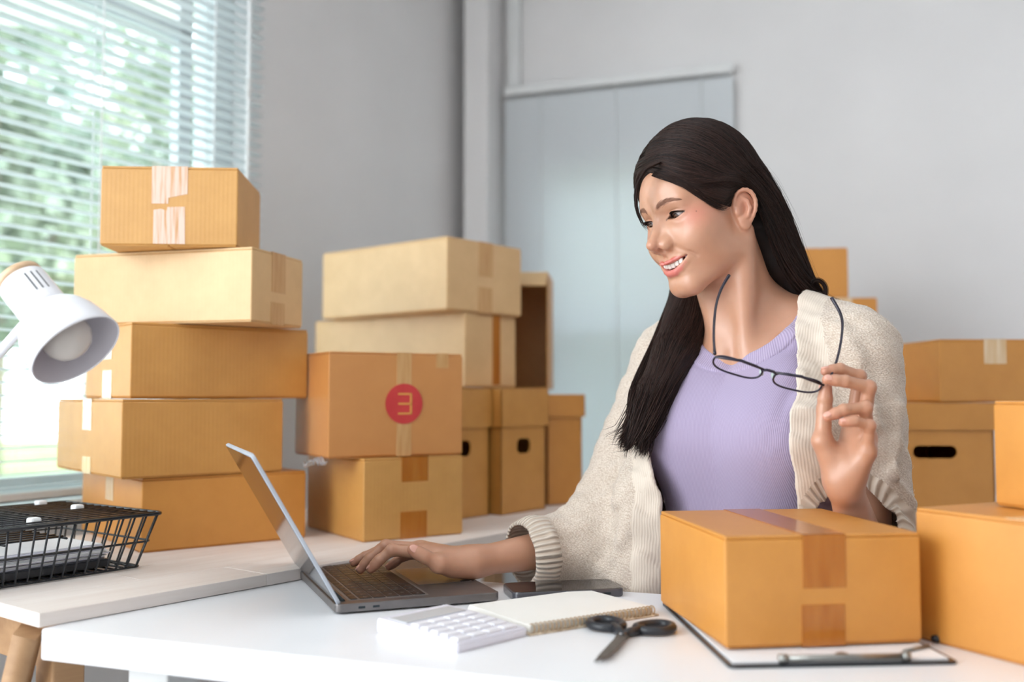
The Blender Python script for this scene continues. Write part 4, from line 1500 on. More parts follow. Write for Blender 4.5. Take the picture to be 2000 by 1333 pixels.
SKIN = bpy.data.materials.new('skin'); SKIN.use_nodes = True
b = SKIN.node_tree.nodes['Principled BSDF']
ca_ = N(SKIN, 'ShaderNodeAttribute', attribute_name='Col')
tc = N(SKIN, 'ShaderNodeTexCoord')
nz = N(SKIN, 'ShaderNodeTexNoise', i_Scale=90.0, i_Detail=4.0)
L(SKIN, tc.outputs['Object'], nz.inputs['Vector'])
mr = N(SKIN, 'ShaderNodeMapRange'); mr.inputs['To Min'].default_value = .95; mr.inputs['To Max'].default_value = 1.04
L(SKIN, nz.outputs['Fac'], mr.inputs['Value'])
vs = N(SKIN, 'ShaderNodeVectorMath', operation='SCALE')
L(SKIN, ca_.outputs['Color'], vs.inputs[0]); L(SKIN, mr.outputs[0], vs.inputs['Scale'])
L(SKIN, vs.outputs[0], b.inputs['Base Color'])
b.inputs['Roughness'].default_value = .34
b.inputs['Specular IOR Level'].default_value = .6
b.inputs['Subsurface Weight'].default_value = .18
b.inputs['Subsurface Radius'].default_value = (1.0, .42, .25)
b.inputs['Subsurface Scale'].default_value = .006
n2 = N(SKIN, 'ShaderNodeTexNoise', i_Scale=900.0, i_Detail=2.0)
L(SKIN, tc.outputs['Object'], n2.inputs['Vector'])
bp = N(SKIN, 'ShaderNodeBump', i_Strength=.05, i_Distance=.0005)
L(SKIN, n2.outputs['Fac'], bp.inputs['Height']); L(SKIN, bp.outputs[0], b.inputs['Normal'])


def upper_body(P):
    d = smin(local(head_sdf, P, HO, .19), neck_sdf(P), .016)
    d = smin(d, torso_sdf(P), .03)
    return d


def whole_rest(P):
    d = torso_sdf(P)
    d = smin(d, arm_sdf(P, SH_L, EL_L, WR_L), .04)
    d = smin(d, arm_sdf(P, SH_R, EL_R, WR_R), .04)
    d = np.maximum(d, -(np.maximum(np.maximum(P[..., 2] - 1.12, -1), -1) * -1) * 0 + d) if False else d
    # thighs and shins, seated
    for s in (-1, 1):
        hip = T3(s * .085, .02, .60); kn = T3(s * .10, .40, .545); an = T3(s * .10, .36, .09); toe = T3(s * .105, .50, .035)
        d = smin(d, chain(P, [hip, kn], [.082, .056], .03), .05)
        d = smin(d, chain(P, [kn, an], [.055, .036], .03), .02)
        d = smin(d, chain(P, [an, toe], [.038, .030], .02), .02)
    return d


import time as _t
_t0 = _t.time()
parts = []
hlo = np.array([.12, 1.30, 1.05]); hhi = np.array([.53, 1.72, 1.44])
# head, neck and the bare upper chest
def clip_low(P):
    return np.maximum(upper_body(P), .0 - P[..., 2] + 1.058)
Va, Qa = surface(clip_low, hlo, hhi, .0013)
parts.append((Va, Qa, ()))
FL_ = nail_frames(HAND_L, PALM_L); FR_ = nail_frames(HAND_R, PALM_R)


def bbox(pts, pad):
    pts = np.array(pts)
    return pts.min(0) - pad, pts.max(0) + pad


fl = lambda P: hand_sdf(P, HAND_L, WR_L, EL_L, None, PALM_L)
fr = lambda P: hand_sdf(P, HAND_R, WR_R, EL_R, None, PALM_R)
for Hd, f_, wr, el, frm in ((HAND_L, fl, WR_L, EL_L, FL_), (HAND_R, fr, WR_R, EL_R, FR_)):
    pts = [p for k in ('index', 'middle', 'ring', 'pinky', 'thumb') for p in Hd[k]] + [wr, el + (wr - el) * .35]
    lo, hi = bbox(pts, .045)
    V, Q = surface(f_, lo, hi, .0012)
    parts.append((V, Q, ((Hd, frm),)))
lo, hi = np.array([-.05, 1.0, 0.0]), np.array([.68, 1.82, 1.13])
V, Q = surface(lambda P: np.maximum(whole_rest(P) + .010, P[..., 2] - 1.10), lo, hi, .008, B=4)
parts.append((V, Q, ()))
off = 0; VV = []; QQ = []; CC = []
for V, Q, hd in parts:
    VV.append(V); QQ.append(Q + off); CC.append(skin_colour(V, hd)); off += len(V)
me = np_mesh('person', np.concatenate(VV), np.concatenate(QQ), {'Col': np.concatenate(CC)})
woman = link('person', me, SKIN)
tag(woman, 'smiling woman with long dark hair in lavender top and beige cardigan, holding glasses', 'person')
print('body', _t.time() - _t0, off)

# ---- nails
NAIL = pmat('nail', srgb(226, 170, 152), .22, spec=.6)
for frm in (FL_, FR_):
    for c_, t, s_, n_, r in frm:
        bm = bmesh.new()
        bmesh.ops.create_uvsphere(bm, u_segments=16, v_segments=10, radius=1)
        R3 = np.stack([t * r * 1.05, s_ * r * .74, n_ * r * .30], 1)
        M4 = Matrix([[*R3[i], c_[i]] for i in range(3)] + [[0, 0, 0, 1]])
        bmesh.ops.transform(bm, matrix=M4, verts=bm.verts)
        mm = MB(); mm.add(bm); mm.build('nail', NAIL, woman, True)

# ---- eyes
EYE = bpy.data.materials.new('eyeball'); EYE.use_nodes = True
b = EYE.node_tree.nodes['Principled BSDF']
tc = N(EYE, 'ShaderNodeTexCoord'); sx = N(EYE, 'ShaderNodeSeparateXYZ'); L(EYE, tc.outputs['Object'], sx.inputs[0])
xx = N(EYE, 'ShaderNodeMath', operation='POWER'); xx.inputs[1].default_value = 2; L(EYE, sx.outputs['X'], xx.inputs[0])
zz_ = N(EYE, 'ShaderNodeMath', operation='POWER'); zz_.inputs[1].default_value = 2; L(EYE, sx.outputs['Z'], zz_.inputs[0])
ad = N(EYE, 'ShaderNodeMath', operation='ADD'); L(EYE, xx.outputs[0], ad.inputs[0]); L(EYE, zz_.outputs[0], ad.inputs[1])
sq = N(EYE, 'ShaderNodeMath', operation='SQRT'); L(EYE, ad.outputs[0], sq.inputs[0])
mr = N(EYE, 'ShaderNodeMapRange'); mr.inputs['From Max'].default_value = .0085; L(EYE, sq.outputs[0], mr.inputs['Value'])
cr = N(EYE, 'ShaderNodeValToRGB'); els = cr.color_ramp.elements
els[0].position = 0; els[0].color = (.004, .003, .003, 1)
els[1].position = 1; els[1].color = srgb(170, 156, 152)  # eye white darkened: the lashes' shade is put into the colour
for p_, c_ in ((.26, (.004, .003, .003, 1)), (.32, srgb(86, 52, 34)), (.58, srgb(64, 38, 26)), (.70, srgb(26, 16, 14)), (.78, srgb(160, 146, 142))):
    e_ = els.new(p_); e_.color = c_
L(EYE, mr.outputs[0], cr.inputs['Fac']); L(EYE, cr.outputs['Color'], b.inputs['Base Color'])
b.inputs['Roughness'].default_value = .08
gaze_t = np.array([-.22, 1.42, .92])
for s in (1, -1):
    c_ = from_head((s * .0310, .0640, .0195))
    bm = bmesh.new()
    bmesh.ops.create_uvsphere(bm, u_segments=40, v_segments=28, radius=.0124)
    for v in bm.verts:                      # cornea bulge at local -Y
        a = max(0.0, -v.co.y / .0124 - .86)
        v.co.y -= a * .005
    o = MB(); o.add(bm); o = o.build('eye', EYE, woman, True)
    g_ = gaze_t - c_; g_ /= np.linalg.norm(g_)
    fw = from_head((0, 1, -.22)) - HO; fw /= np.linalg.norm(fw)
    g_ = g_ * .2 + fw * .8
    o.location = c_
    o.rotation_euler = Vector(g_).to_track_quat('-Y', 'Z').to_euler()

# ---- teeth
TOOTH = pmat('teeth', srgb(246, 240, 232), .2, spec=.6)
tm = MB()
wx = [.0042, .0036, .0036, .0034, .0034]
xp = 0
for i, w_ in enumerate(wx):
    if i > 3: break
    for s in (1, -1):
        xm = xp + w_
        F_ = .0845 - 10.0 * xm * xm - (4000 * xm ** 4)
        dF = -19 * xm
        if i == 3: F_ -= .0035
        c_ = Vector((s * xm, F_, np.interp(xm, [0, .03], [-.0488, -.0440])))
        bm = bmesh.new(); bmesh.ops.create_uvsphere(bm, u_segments=14, v_segments=10, radius=1)
        for v in bm.verts:
            f_ = lambda q, p: math.copysign(abs(q) ** p, q)
            v.co = Vector((f_(v.co.x, .5) * w_ * 1.02, f_(v.co.y, .8) * .0028, f_(v.co.z, .6) * (.0056 - .0002 * i)))
        bmesh.ops.rotate(bm, verts=bm.verts, cent=(0, 0, 0), matrix=Matrix.Rotation(math.atan(dF * s), 3, 'Z'))
        for v in bm.verts:
            v.co = Vector(from_head(v.co + c_))
        bmesh.ops.recalc_face_normals(bm, faces=bm.faces)
        tm.add(bm)
    xp += 2 * w_
tm.build('teeth', TOOTH, woman, True)

# ---- brows and lashes
HAIRM = bpy.data.materials.new('dark_hair'); HAIRM.use_nodes = True
b = HAIRM.node_tree.nodes['Principled BSDF']
b.inputs['Base Color'].default_value = srgb(38, 27, 26)
b.inputs['Roughness'].default_value = .40
b.inputs['Specular IOR Level'].default_value = .22
nz = N(HAIRM, 'ShaderNodeAttribute', attribute_name='tone')
cr = N(HAIRM, 'ShaderNodeValToRGB')
cr.color_ramp.elements[0].position = .1; cr.color_ramp.elements[1].position = 1
cr.color_ramp.elements[0].color = srgb(12, 8, 8); cr.color_ramp.elements[1].color = srgb(62, 42, 36)
L(HAIRM, nz.outputs['Fac'], cr.inputs['Fac']); L(HAIRM, cr.outputs['Color'], b.inputs['Base Color'])
BROWM = pmat('brow_hair', srgb(132, 90, 70), .6)
rg = np.random.default_rng(4)


def snap(p, up_by=0.0):
    """move a head-space point on to the skin"""
    p = np.array(p, float)
    for _ in range(12):
        w = from_head(p)[None].astype(F32)
        d = float(upper_body(w)[0])
        p[1] -= (d - up_by) * .8
    return p


for s in (1, -1):
    cpts = [snap((s * x, F, z), .0004) for x, F, z in ((.0125, .095, .0378), (.020, .092, .0412), (.029, .088, .0432), (.037, .084, .0430), (.0445, .08, .0405))]
    n = 420
    t = rg.random(n)
    base = catmull(np.array(cpts), t)
    wid = np.interp(t, [0, .12, .5, 1], [.0026, .0034, .0028, .0007])
    base[:, 2] += rg.normal(0, 1, n) * wid * .55
    dirv = np.stack([s * (.55 + .5 * t), -.35 - .5 * t, .55 - .9 * t], 1)
    ln = .0060
    pts = base[:, None] + dirv[:, None] * ln * np.linspace(0, 1, 4)[None, :, None]
    # hug the skin
    for k in range(4):
        for _ in range(4):
            w = from_head(pts[:, k]).astype(F32)
            d = upper_body(w)
            pts[:, k, 1] -= (d - .0004) * .8
    Wp = from_head(pts)
    R_s = np.tile(np.array([.00014, .00014, .00012, .00005]), (n, 1))
    link('eyebrow', strands_mesh('eyebrow', Wp, R_s, 3), BROWM, woman)
    # lashes along the upper lid
    n = 90
    xs = np.linspace(-.0138, .0150, n)
    roots = []
    for x in xs:
        zc = float(lid_up(np.array(x / .0148)))
        q = np.array([s * (.0310 + x), 0, .0195 + .10 * x + zc])
        r2 = .0142 ** 2 - x * x * .9 - (zc) ** 2
        q[1] = .0640 + math.sqrt(max(r2, 1e-6)) + .0004
        roots.append(q)
    roots = np.array(roots)
    kk = np.linspace(0, 1, 6)
    ln = np.interp(xs, [-.0138, 0, .012, .015], [.003, .0055, .0070, .0065])
    dirs = np.stack([s * (xs * 22), np.ones(n), -.35 + 0 * xs], 1)
    pts = roots[:, None] + dirs[:, None] * (ln[:, None] * kk)[..., None] + np.array([0, 0, 1.0]) * ((kk ** 2)[None] * ln[:, None] * .75)[..., None]
    R_s = np.tile(np.linspace(.00042, .00008, 6), (n, 1))
    link('eyelashes', strands_mesh('eyelashes', from_head(pts), R_s, 3), HAIRM, woman)
print('face', _t.time() - _t0)
# ================================================================== clothing
def neck_hole(T, a, b):
    """elliptic tube round the neck, in torso coordinates"""
    zc = 1.140
    bz = np.interp(T[..., 1], [-.06, .03], [.018, b])
    g = np.sqrt((T[..., 0] / a) ** 2 + (np.minimum(T[..., 2] - zc, 0) / bz) ** 2)
    return (g - 1) * min(a, .08)


CREASE = [[A3(1585, 690, 1.40), A3(1555, 780, 1.385), A3(1510, 890, 1.375)], [A3(1480, 960, 1.37), A3(1590, 1000, 1.38)], [A3(1300, 985, 1.47), A3(1400, 1000, 1.42)]]


def shirt_base(P, t0=None):
    d = (torso_sdf(P) if t0 is None else t0) - .0045
    T = to_torso(P)
    # fabric bridges the gap between the breasts and falls to the waist
    A = np.stack([np.sqrt(T[..., 0] ** 2 + .0009), T[..., 1], T[..., 2]], -1)
    d = smin(d, ell(T, (0, .078, .945), (.085, .058, .075)), .05)
    d = smin(d, cone(A, (.062, .070, .93), (.050, .040, .78), .070, .070), .045)
    for c in CREASE:
        q = polydist(P, [x.astype(F32) for x in c])
        md = (c[0] + c[-1]) / 2; hl = np.linalg.norm(c[0] - c[-1]) * .5
        w_ = np.exp(-((P - md.astype(F32)) ** 2).sum(-1) / (hl * .62) ** 2)
        d = d - w_ * (.0050 * np.exp(-(q / .0055) ** 2) - .0018 * np.exp(-((q - .013) / .008) ** 2))
    return d


def shirt_sdf(P):
    d = shirt_base(P)
    T = to_torso(P)
    s = np.maximum(d, -(d + .006))
    hole = neck_hole(T, .084, .080)
    s = smax(s, -hole, .0015)
    s = np.maximum(s, np.abs(T[..., 0]) - .163)
    s = np.maximum(s, .62 - P[..., 2])
    band = np.maximum(np.maximum(d - .0016, -(d + .006)), np.maximum(-hole, hole - .0235))
    groove = .0009 * np.exp(-((hole - .0245) / .0016) ** 2)
    return smin(s, band, .001) + groove


lo, hi = bbox([T3(-.2, -.16, .60), T3(.2, .2, 1.15), T3(-.2, .2, 1.15), T3(.2, -.16, 1.15)], .01)
lo[2] = .62
V, Q = surface(shirt_sdf, lo, hi, .0021)
V = relax(V, Q, 2, .5)
print('shirt', _t.time() - _t0, len(V))


def split_mesh(V, Q, masks):
    """masks: list of (name, face mask). faces go to the first mask that holds"""
    left = np.ones(len(Q), bool)
    out = []
    for nm, mk in masks:
        m_ = left & mk
        left &= ~mk
        out.append((nm, m_))
    res = []
    for nm, m_ in out + [('rest', left)]:
        q = Q[m_]
        if len(q) == 0: continue
        u, inv = np.unique(q, return_inverse=True)
        res.append((nm, V[u], inv.reshape(q.shape)))
    return res


LAV = bpy.data.materials.new('lavender_rib'); LAV.use_nodes = True


def rib_mat(m, c1, c2, attr, period, strength, rough=.85, dist=.0008, fuzz=True):
    b = m.node_tree.nodes['Principled BSDF']
    a = N(m, 'ShaderNodeAttribute', attribute_name=attr)
    mu = N(m, 'ShaderNodeMath', operation='MULTIPLY'); mu.inputs[1].default_value = 2 * PI / period
    L(m, a.outputs['Fac'], mu.inputs[0])
    si = N(m, 'ShaderNodeMath', operation='SINE'); L(m, mu.outputs[0], si.inputs[0])
    mr = N(m, 'ShaderNodeMapRange'); mr.inputs['From Min'].default_value = -1
    L(m, si.outputs[0], mr.inputs['Value'])
    mx = N(m, 'ShaderNodeMix', data_type='RGBA'); mx.inputs[6].default_value = c1; mx.inputs[7].default_value = c2
    L(m, mr.outputs[0], mx.inputs[0]); L(m, mx.outputs[2], b.inputs['Base Color'])
    bp = N(m, 'ShaderNodeBump', i_Strength=strength, i_Distance=dist)
    L(m, si.outputs[0], bp.inputs['Height'])
    tc = N(m, 'ShaderNodeTexCoord'); nz = N(m, 'ShaderNodeTexNoise', i_Scale=700.0, i_Detail=2.0)
    L(m, tc.outputs['Object'], nz.inputs['Vector'])
    b2 = N(m, 'ShaderNodeBump', i_Strength=.15, i_Distance=.0005)
    L(m, nz.outputs['Fac'], b2.inputs['Height']); L(m, bp.outputs[0], b2.inputs['Normal'])
    L(m, b2.outputs[0], b.inputs['Normal'])
    b.inputs['Roughness'].default_value = rough
    b.inputs['Specular IOR Level'].default_value = .2
    b.inputs['Sheen Weight'].default_value = .25
    b.inputs['Sheen Roughness'].default_value = .5
    return m


rib_mat(LAV, srgb(160, 147, 177), srgb(180, 166, 194), 'rib', .0021, .2)
LAV_B = bpy.data.materials.new('lavender_collar'); LAV_B.use_nodes = True
rib_mat(LAV_B, srgb(164, 150, 181), srgb(186, 172, 199), 'rib', .0026, .3)
Tv = to_torso(V)
hv = neck_hole(Tv, .084, .080)
fc = hv[Q].mean(1)
tz_f = Tv[Q][:, :, 2].mean(1)
pcs = split_mesh(V, Q, [('collar_band', (fc < .0242) & (tz_f > .9))])
shirt_o = None
for nm, v, q in pcs[::-1]:
    T = to_torso(v)
    if nm == 'rest':
        rib = T[:, 0] * 1.0 + .25 * T[:, 1] * np.sign(T[:, 0])
        shirt_o = link('shirt', np_mesh('shirt', v, q, {'rib': rib}), LAV, woman)
        shirt_o['label'] = 'lavender ribbed top'
    else:
        rib = np.arctan2(T[:, 1], T[:, 0]) * .085
        link('collar_band', np_mesh('collar_band', v, q, {'rib': rib}), LAV_B, shirt_o)

# ---- cardigan
CUFF_L, CUFF_R = .46, .66
eL = (WR_L - EL_L); lenL = np.linalg.norm(eL); eL = eL / lenL
eR = (WR_R - EL_R); lenR = np.linalg.norm(eR); eR = eR / lenR
rgf = np.random.default_rng(9)


def wob(P, f, ph, d1, d2):
    return np.sin(P @ np.array(d1, F32) * f + ph) * np.sin(P @ np.array(d2, F32) * f * .7 + ph * 1.7)


FOLD_R = [[A3(1255, 720, 1.62), A3(1215, 830, 1.56), A3(1165, 960, 1.52)], [A3(1275, 800, 1.58), A3(1235, 900, 1.53), A3(1200, 985, 1.50)],
          [A3(1110, 975, 1.50), A3(1165, 985, 1.48), A3(1215, 975, 1.49)], [A3(1085, 1040, 1.48), A3(1130, 1075, 1.46), A3(1150, 1120, 1.46)],
          [A3(1180, 1020, 1.47), A3(1140, 1060, 1.46), A3(1095, 1085, 1.46)], [A3(1235, 1000, 1.48), A3(1180, 1100, 1.47)]]
FOLD_L = [[A3(1735, 880, 1.36), A3(1765, 940, 1.36), A3(1790, 985, 1.38)], [A3(1690, 900, 1.36), A3(1740, 960, 1.35), A3(1770, 1030, 1.36)],
          [A3(1755, 800, 1.40), A3(1762, 870, 1.38), A3(1750, 930, 1.36)], [A3(1640, 640, 1.41), A3(1690, 720, 1.38), A3(1720, 830, 1.37)]]


def card_outer(P):
    T = to_torso(P)
    t0 = torso_sdf(P, True)
    d = np.minimum(t0 - .013, shirt_base(P, t0) - .010)
    # loose fall from bust and shoulder blades
    q = np.sqrt((T[..., 0] / .178) ** 2 + ((T[..., 1] - .015) / .138) ** 2)
    cyl = np.maximum((q - 1) * .138, np.maximum(T[..., 2] - .96, .50 - T[..., 2]))
    d = smin(d, cyl, .06)
    uL_ = chain(P, [SH_L, EL_L + np.array([0, 0, -.004])], [.056, .064], .01)
    aL = cone(P, EL_L, EL_L + eL * lenL * .60, .060, .0470)
    d = smin(d, cone(P, A3(1262, 960, 1.515), A3(1236, 1200, 1.505), .040, .052), .05)
    uR_ = chain(P, [SH_R, EL_R + np.array([0, 0, .004])], [.056, .070], .01)
    aR = cone(P, EL_R + np.array([0, 0, -.004]), EL_R + eR * lenR * .72, .064, .0440)
    tL = (P - EL_L.astype(F32)) @ eL.astype(F32) / lenL; tR = (P - EL_R.astype(F32)) @ eR.astype(F32) / lenR
    aL = aL - .006 * np.exp(-((tL - CUFF_L + .09) / .09) ** 4); aR = aR - .006 * np.exp(-((tR - CUFF_R + .09) / .09) ** 4)
    dt = d
    fL, fR = aL, aR
    aL2 = smin(uL_, np.maximum(aL, (tL - CUFF_L) * lenL), .04); aR2 = smin(uR_, np.maximum(aR, (tR - CUFF_R) * lenR), .05)
    aL = smin(uL_, aL, .04); aR = smin(uR_, aR, .05)
    d = smin(smin(dt, aL, .03), aR, .03)
    dc = smin(smin(dt, aL2, .03), aR2, .03)
    rough = 0
    for c in FOLD_R + FOLD_L:
        r = polydist(P, [x.astype(F32) for x in c])
        rough = rough - .0085 * np.exp(-(r / .013) ** 2)
    rough = rough + .0022 * wob(P, 95, .4, (.6, .3, .7), (-.5, .7, .4)) + .0012 * wob(P, 210, 1.3, (.2, .5, .8), (.8, -.4, .3))
    # rolled cuffs
    nearL = np.sqrt(((P - EL_L.astype(F32) - (np.clip(tL, 0, 1) * lenL)[..., None] * eL.astype(F32)) ** 2).sum(-1)) < .10
    nearR = np.sqrt(((P - EL_R.astype(F32) - (np.clip(tR, 0, 1) * lenR)[..., None] * eR.astype(F32)) ** 2).sum(-1)) < .10
    d = d + rough; dc = dc + rough
    nearL &= fL < .03; nearR &= fR < .03
    return (d, dc), T, tL, tR, nearL, nearR


def edge_u(z): return np.interp(z, [.5, .9, 1.0, 1.08, 1.14], [.112, .122, .118, .098, .080]), np.interp(z, [.5, .86, .94, 1.0, 1.08, 1.14], [-.064, -.072, -.104, -.114, -.10, -.080])


def card_sdf(P):
    (d, dc), T, tL, tR, nL, nR = card_outer(P)
    s = np.maximum(dc, -(d + .0055))
    uL, uR = edge_u(T[..., 2])
    opening = np.maximum(np.maximum(T[..., 0] - uL, uR - T[..., 0]), -T[..., 1] + .0)
    s = smax(s, -opening, .003)
    s = smax(s, -neck_hole(T, .078, .070), .003)
    s = np.maximum(s, .56 - P[..., 2])
    return s


lo, hi = np.array([-.02, 1.22, .56]), np.array([.68, 1.82, 1.22])
V, Q = surface(card_sdf, lo, hi, .0024)
V = relax(V, Q, 1, .5)
print('cardigan', _t.time() - _t0, len(V))
KNIT = bpy.data.materials.new('beige_knit'); KNIT.use_nodes = True
b = KNIT.node_tree.nodes['Principled BSDF']
tc = N(KNIT, 'ShaderNodeTexCoord'); mp = N(KNIT, 'ShaderNodeMapping')
mp.inputs['Rotation'].default_value = (0, .5, PSI); mp.inputs['Scale'].default_value = (1.0, .75, 1.55)
L(KNIT, tc.outputs['Object'], mp.inputs['Vector'])
vo = N(KNIT, 'ShaderNodeTexVoronoi', i_Scale=330.0, i_Randomness=.6)
L(KNIT, mp.outputs[0], vo.inputs['Vector'])
nz = N(KNIT, 'ShaderNodeTexNoise', i_Scale=26.0, i_Detail=5.0)
L(KNIT, tc.outputs['Object'], nz.inputs['Vector'])
cr = N(KNIT, 'ShaderNodeValToRGB')
cr.color_ramp.elements[0].position = .0; cr.color_ramp.elements[0].color = srgb(241, 230, 218)
cr.color_ramp.elements[1].position = .75; cr.color_ramp.elements[1].color = srgb(202, 184, 168)
L(KNIT, vo.outputs['Distance'], cr.inputs['Fac'])
mx = N(KNIT, 'ShaderNodeMix', data_type='RGBA', blend_type='MULTIPLY'); mx.inputs[0].default_value = 1
c2 = N(KNIT, 'ShaderNodeValToRGB'); c2.color_ramp.elements[0].color = (.95, .94, .93, 1); c2.color_ramp.elements[1].color = (1, 1, 1, 1)
c2.color_ramp.elements[0].position = .3; c2.color_ramp.elements[1].position = .65
L(KNIT, nz.outputs['Fac'], c2.inputs['Fac'])
L(KNIT, cr.outputs['Color'], mx.inputs[6]); L(KNIT, c2.outputs['Color'], mx.inputs[7]); L(KNIT, mx.outputs[2], b.inputs['Base Color'])
iv = N(KNIT, 'ShaderNodeMath', operation='MULTIPLY'); iv.inputs[1].default_value = -1
L(KNIT, vo.outputs['Distance'], iv.inputs[0])
bp = N(KNIT, 'ShaderNodeBump', i_Strength=.7, i_Distance=.0016)
L(KNIT, iv.outputs[0], bp.inputs['Height']); L(KNIT, bp.outputs[0], b.inputs['Normal'])
b.inputs['Roughness'].default_value = .95; b.inputs['Specular IOR Level'].default_value = .1
b.inputs['Sheen Weight'].default_value = .35
RIBM = bpy.data.materials.new('beige_rib'); RIBM.use_nodes = True
rib_mat(RIBM, srgb(208, 190, 172), srgb(230, 217, 203), 'rib', .0075, .8, .95, .002)
BAND = bpy.data.materials.new('beige_band'); BAND.use_nodes = True
rib_mat(BAND, srgb(221, 207, 192), srgb(230, 217, 203), 'rib', .0032, .2, .95, .0006)

cen = V[Q].mean(1).astype(F32)
d_, T_, tL_, tR_, nL_, nR_ = card_outer(cen)
uL, uR = edge_u(T_[:, 2])
mL = nL_ & (tL_ > CUFF_L - .17); mR = nR_ & (tR_ > CUFF_R - .17)
edge = (T_[:, 1] > -.005) & (((T_[:, 0] - uL > -.01) & (T_[:, 0] - uL < .036)) | ((uR - T_[:, 0] > -.01) & (uR - T_[:, 0] < .036))) & ~nL_ & ~nR_
pcs = split_mesh(V, Q, [('cuff', mL), ('cuff', mR), ('front_band', edge)])
card_o = None
for nm, v, q in pcs[::-1]:
    if nm == 'rest':
        card_o = link('cardigan', np_mesh('cardigan', v, q), KNIT, woman); card_o['label'] = 'beige loose knit cardigan'
    elif nm == 'front_band':
        T = to_torso(v)
        link('front_band', np_mesh('front_band', v, q, {'rib': T[:, 0]}), BAND, card_o)
    else:
        isL = np.linalg.norm(v.mean(0) - WR_L) < .15
        o_, e_ = (EL_L, eL) if isL else (EL_R, eR)
        a_ = np.cross(e_, [0, 0, 1.0]); a_ /= np.linalg.norm(a_); b_ = np.cross(e_, a_)
        p_ = v - o_
        rib = np.arctan2(p_ @ b_, p_ @ a_) * .048
        link('cuff', np_mesh('cuff', v, q, {'rib': rib}), RIBM, card_o)

# loose fibres standing off the wool
lenf = 5200
sel = rgf.integers(0, len(Q), lenf)
c0 = V[Q[sel]].mean(1)
e1 = V[Q[sel, 1]] - V[Q[sel, 0]]; e2 = V[Q[sel, 3]] - V[Q[sel, 0]]
nn = np.cross(e1, e2); nn /= np.linalg.norm(nn, axis=1, keepdims=True) + 1e-9
tt = rgf.normal(0, 1, (lenf, 3)); tt -= nn * (tt * nn).sum(1, keepdims=True); tt /= np.linalg.norm(tt, axis=1, keepdims=True)
kk = np.linspace(0, 1, 5)
ln = rgf.uniform(.003, .007, lenf)
S_ = c0[:, None] + tt[:, None] * (ln[:, None] * kk)[..., None] + nn[:, None] * (ln[:, None] * (kk - .75 * kk ** 2) * .9)[..., None]
fz = link('wool_fibres', strands_mesh('wool_fibres', S_, np.tile(np.array([.00018, .00018, .00016, .00012, .00006]), (lenf, 1)), 3), BAND, card_o)
fz['kind'] = 'stuff'
# trousers (under the table)
JEAN = noisy(pmat('dark_trousers', srgb(60, 62, 74), .85), srgb(54, 56, 68), srgb(68, 70, 82), 40)


def trouser(P):
    d = ell(to_torso(P), (0, -.02, .60), (.172, .132, .13))
    for s in (-1, 1):
        d = smin(d, chain(P, [T3(s * .085, .02, .60), T3(s * .10, .40, .545), T3(s * .10, .36, .10)], [.092, .066, .046], .03), .05)
    return np.maximum(d, P[..., 2] - .72)


V, Q = surface(trouser, (-.1, 1.0, .02), (.7, 1.85, .75), .010, B=4)
link('trousers', np_mesh('trousers', V, Q), JEAN, woman)
# stool she sits on
sp_ = T3(0, -.03, 0)
stl = empty('stool', (sp_[0], sp_[1], 0)); tag(stl, 'round padded stool under the woman', 'stool')
zs = .62 + TZ - .155
MB().lathe([(0, zs - .06), (.17, zs - .06), (.18, zs - .045), (.18, zs - .015), (.165, zs), (0, zs)], 40).build('seat', BLACKM, stl)
MB().lathe([(0, .02), (.03, .02), (.025, zs - .06), (0, zs - .06)], 20).build('post', STEEL, stl)
MB().lathe([(0, 0), (.2, 0), (.2, .008), (.03, .025), (0, .025)], 40).build('base', BLACKM, stl)
# ================================================================== hair
FHZ = [(-.2, -.030), (-.03, -.028), (.0, -.020), (.008, .004), (.02, .026), (.035, .040), (.05, .050), (.065, .060), (.08, .068), (.095, .074), (.12, .074)]


def hair_core(P):
    H = to_head(P)
    ax = np.abs(H[..., 0])
    d = ell(H, (0, -.012, .056), (.0805, .102, .101))
    d = smin(d, ell(H, (0, .024, .062), (.0660, .0600, .064)), .025)
    d = smax(d, -ell(np.stack([ax, H[..., 1], H[..., 2]], -1), (.086, -.006, .002), (.016, .025, .036)), .006)
    fh = np.interp(H[..., 2], [a for a, _ in FHZ], [b_ for _, b_ in FHZ])
    cap = smax(d, (H[..., 1] - fh - .0) * .75, .008)
    cap = np.maximum(cap, -.045 - H[..., 2])
    # mass behind the neck
    bk = chain(P, [from_head(p) for p in ((.016, -.070, .03), (.030, -.078, -.03), (.036, -.088, -.085), (.040, -.108, -.135), (.046, -.122, -.165))], [.050, .038, .030, .022, .010], .01)
    bk = np.maximum(bk, 0.6 * (H[..., 1] + .030))
    return smin(cap, bk, .012)


SIDE = [A3(1352, 545, 1.600), A3(1348, 610, 1.580), A3(1322, 690, 1.545), A3(1284, 770, 1.510), A3(1256, 835, 1.495), A3(1245, 868, 1.49)]


def hair_core2(P):
    d = chain(P, SIDE, [.030, .034, .034, .027, .016, .006], .01)
    return np.minimum(d, cone(P, from_head((-.045, -.045, .0)), SIDE[0], .04, .034))


def both_core(P): return np.minimum(hair_core(P), hair_core2(P))


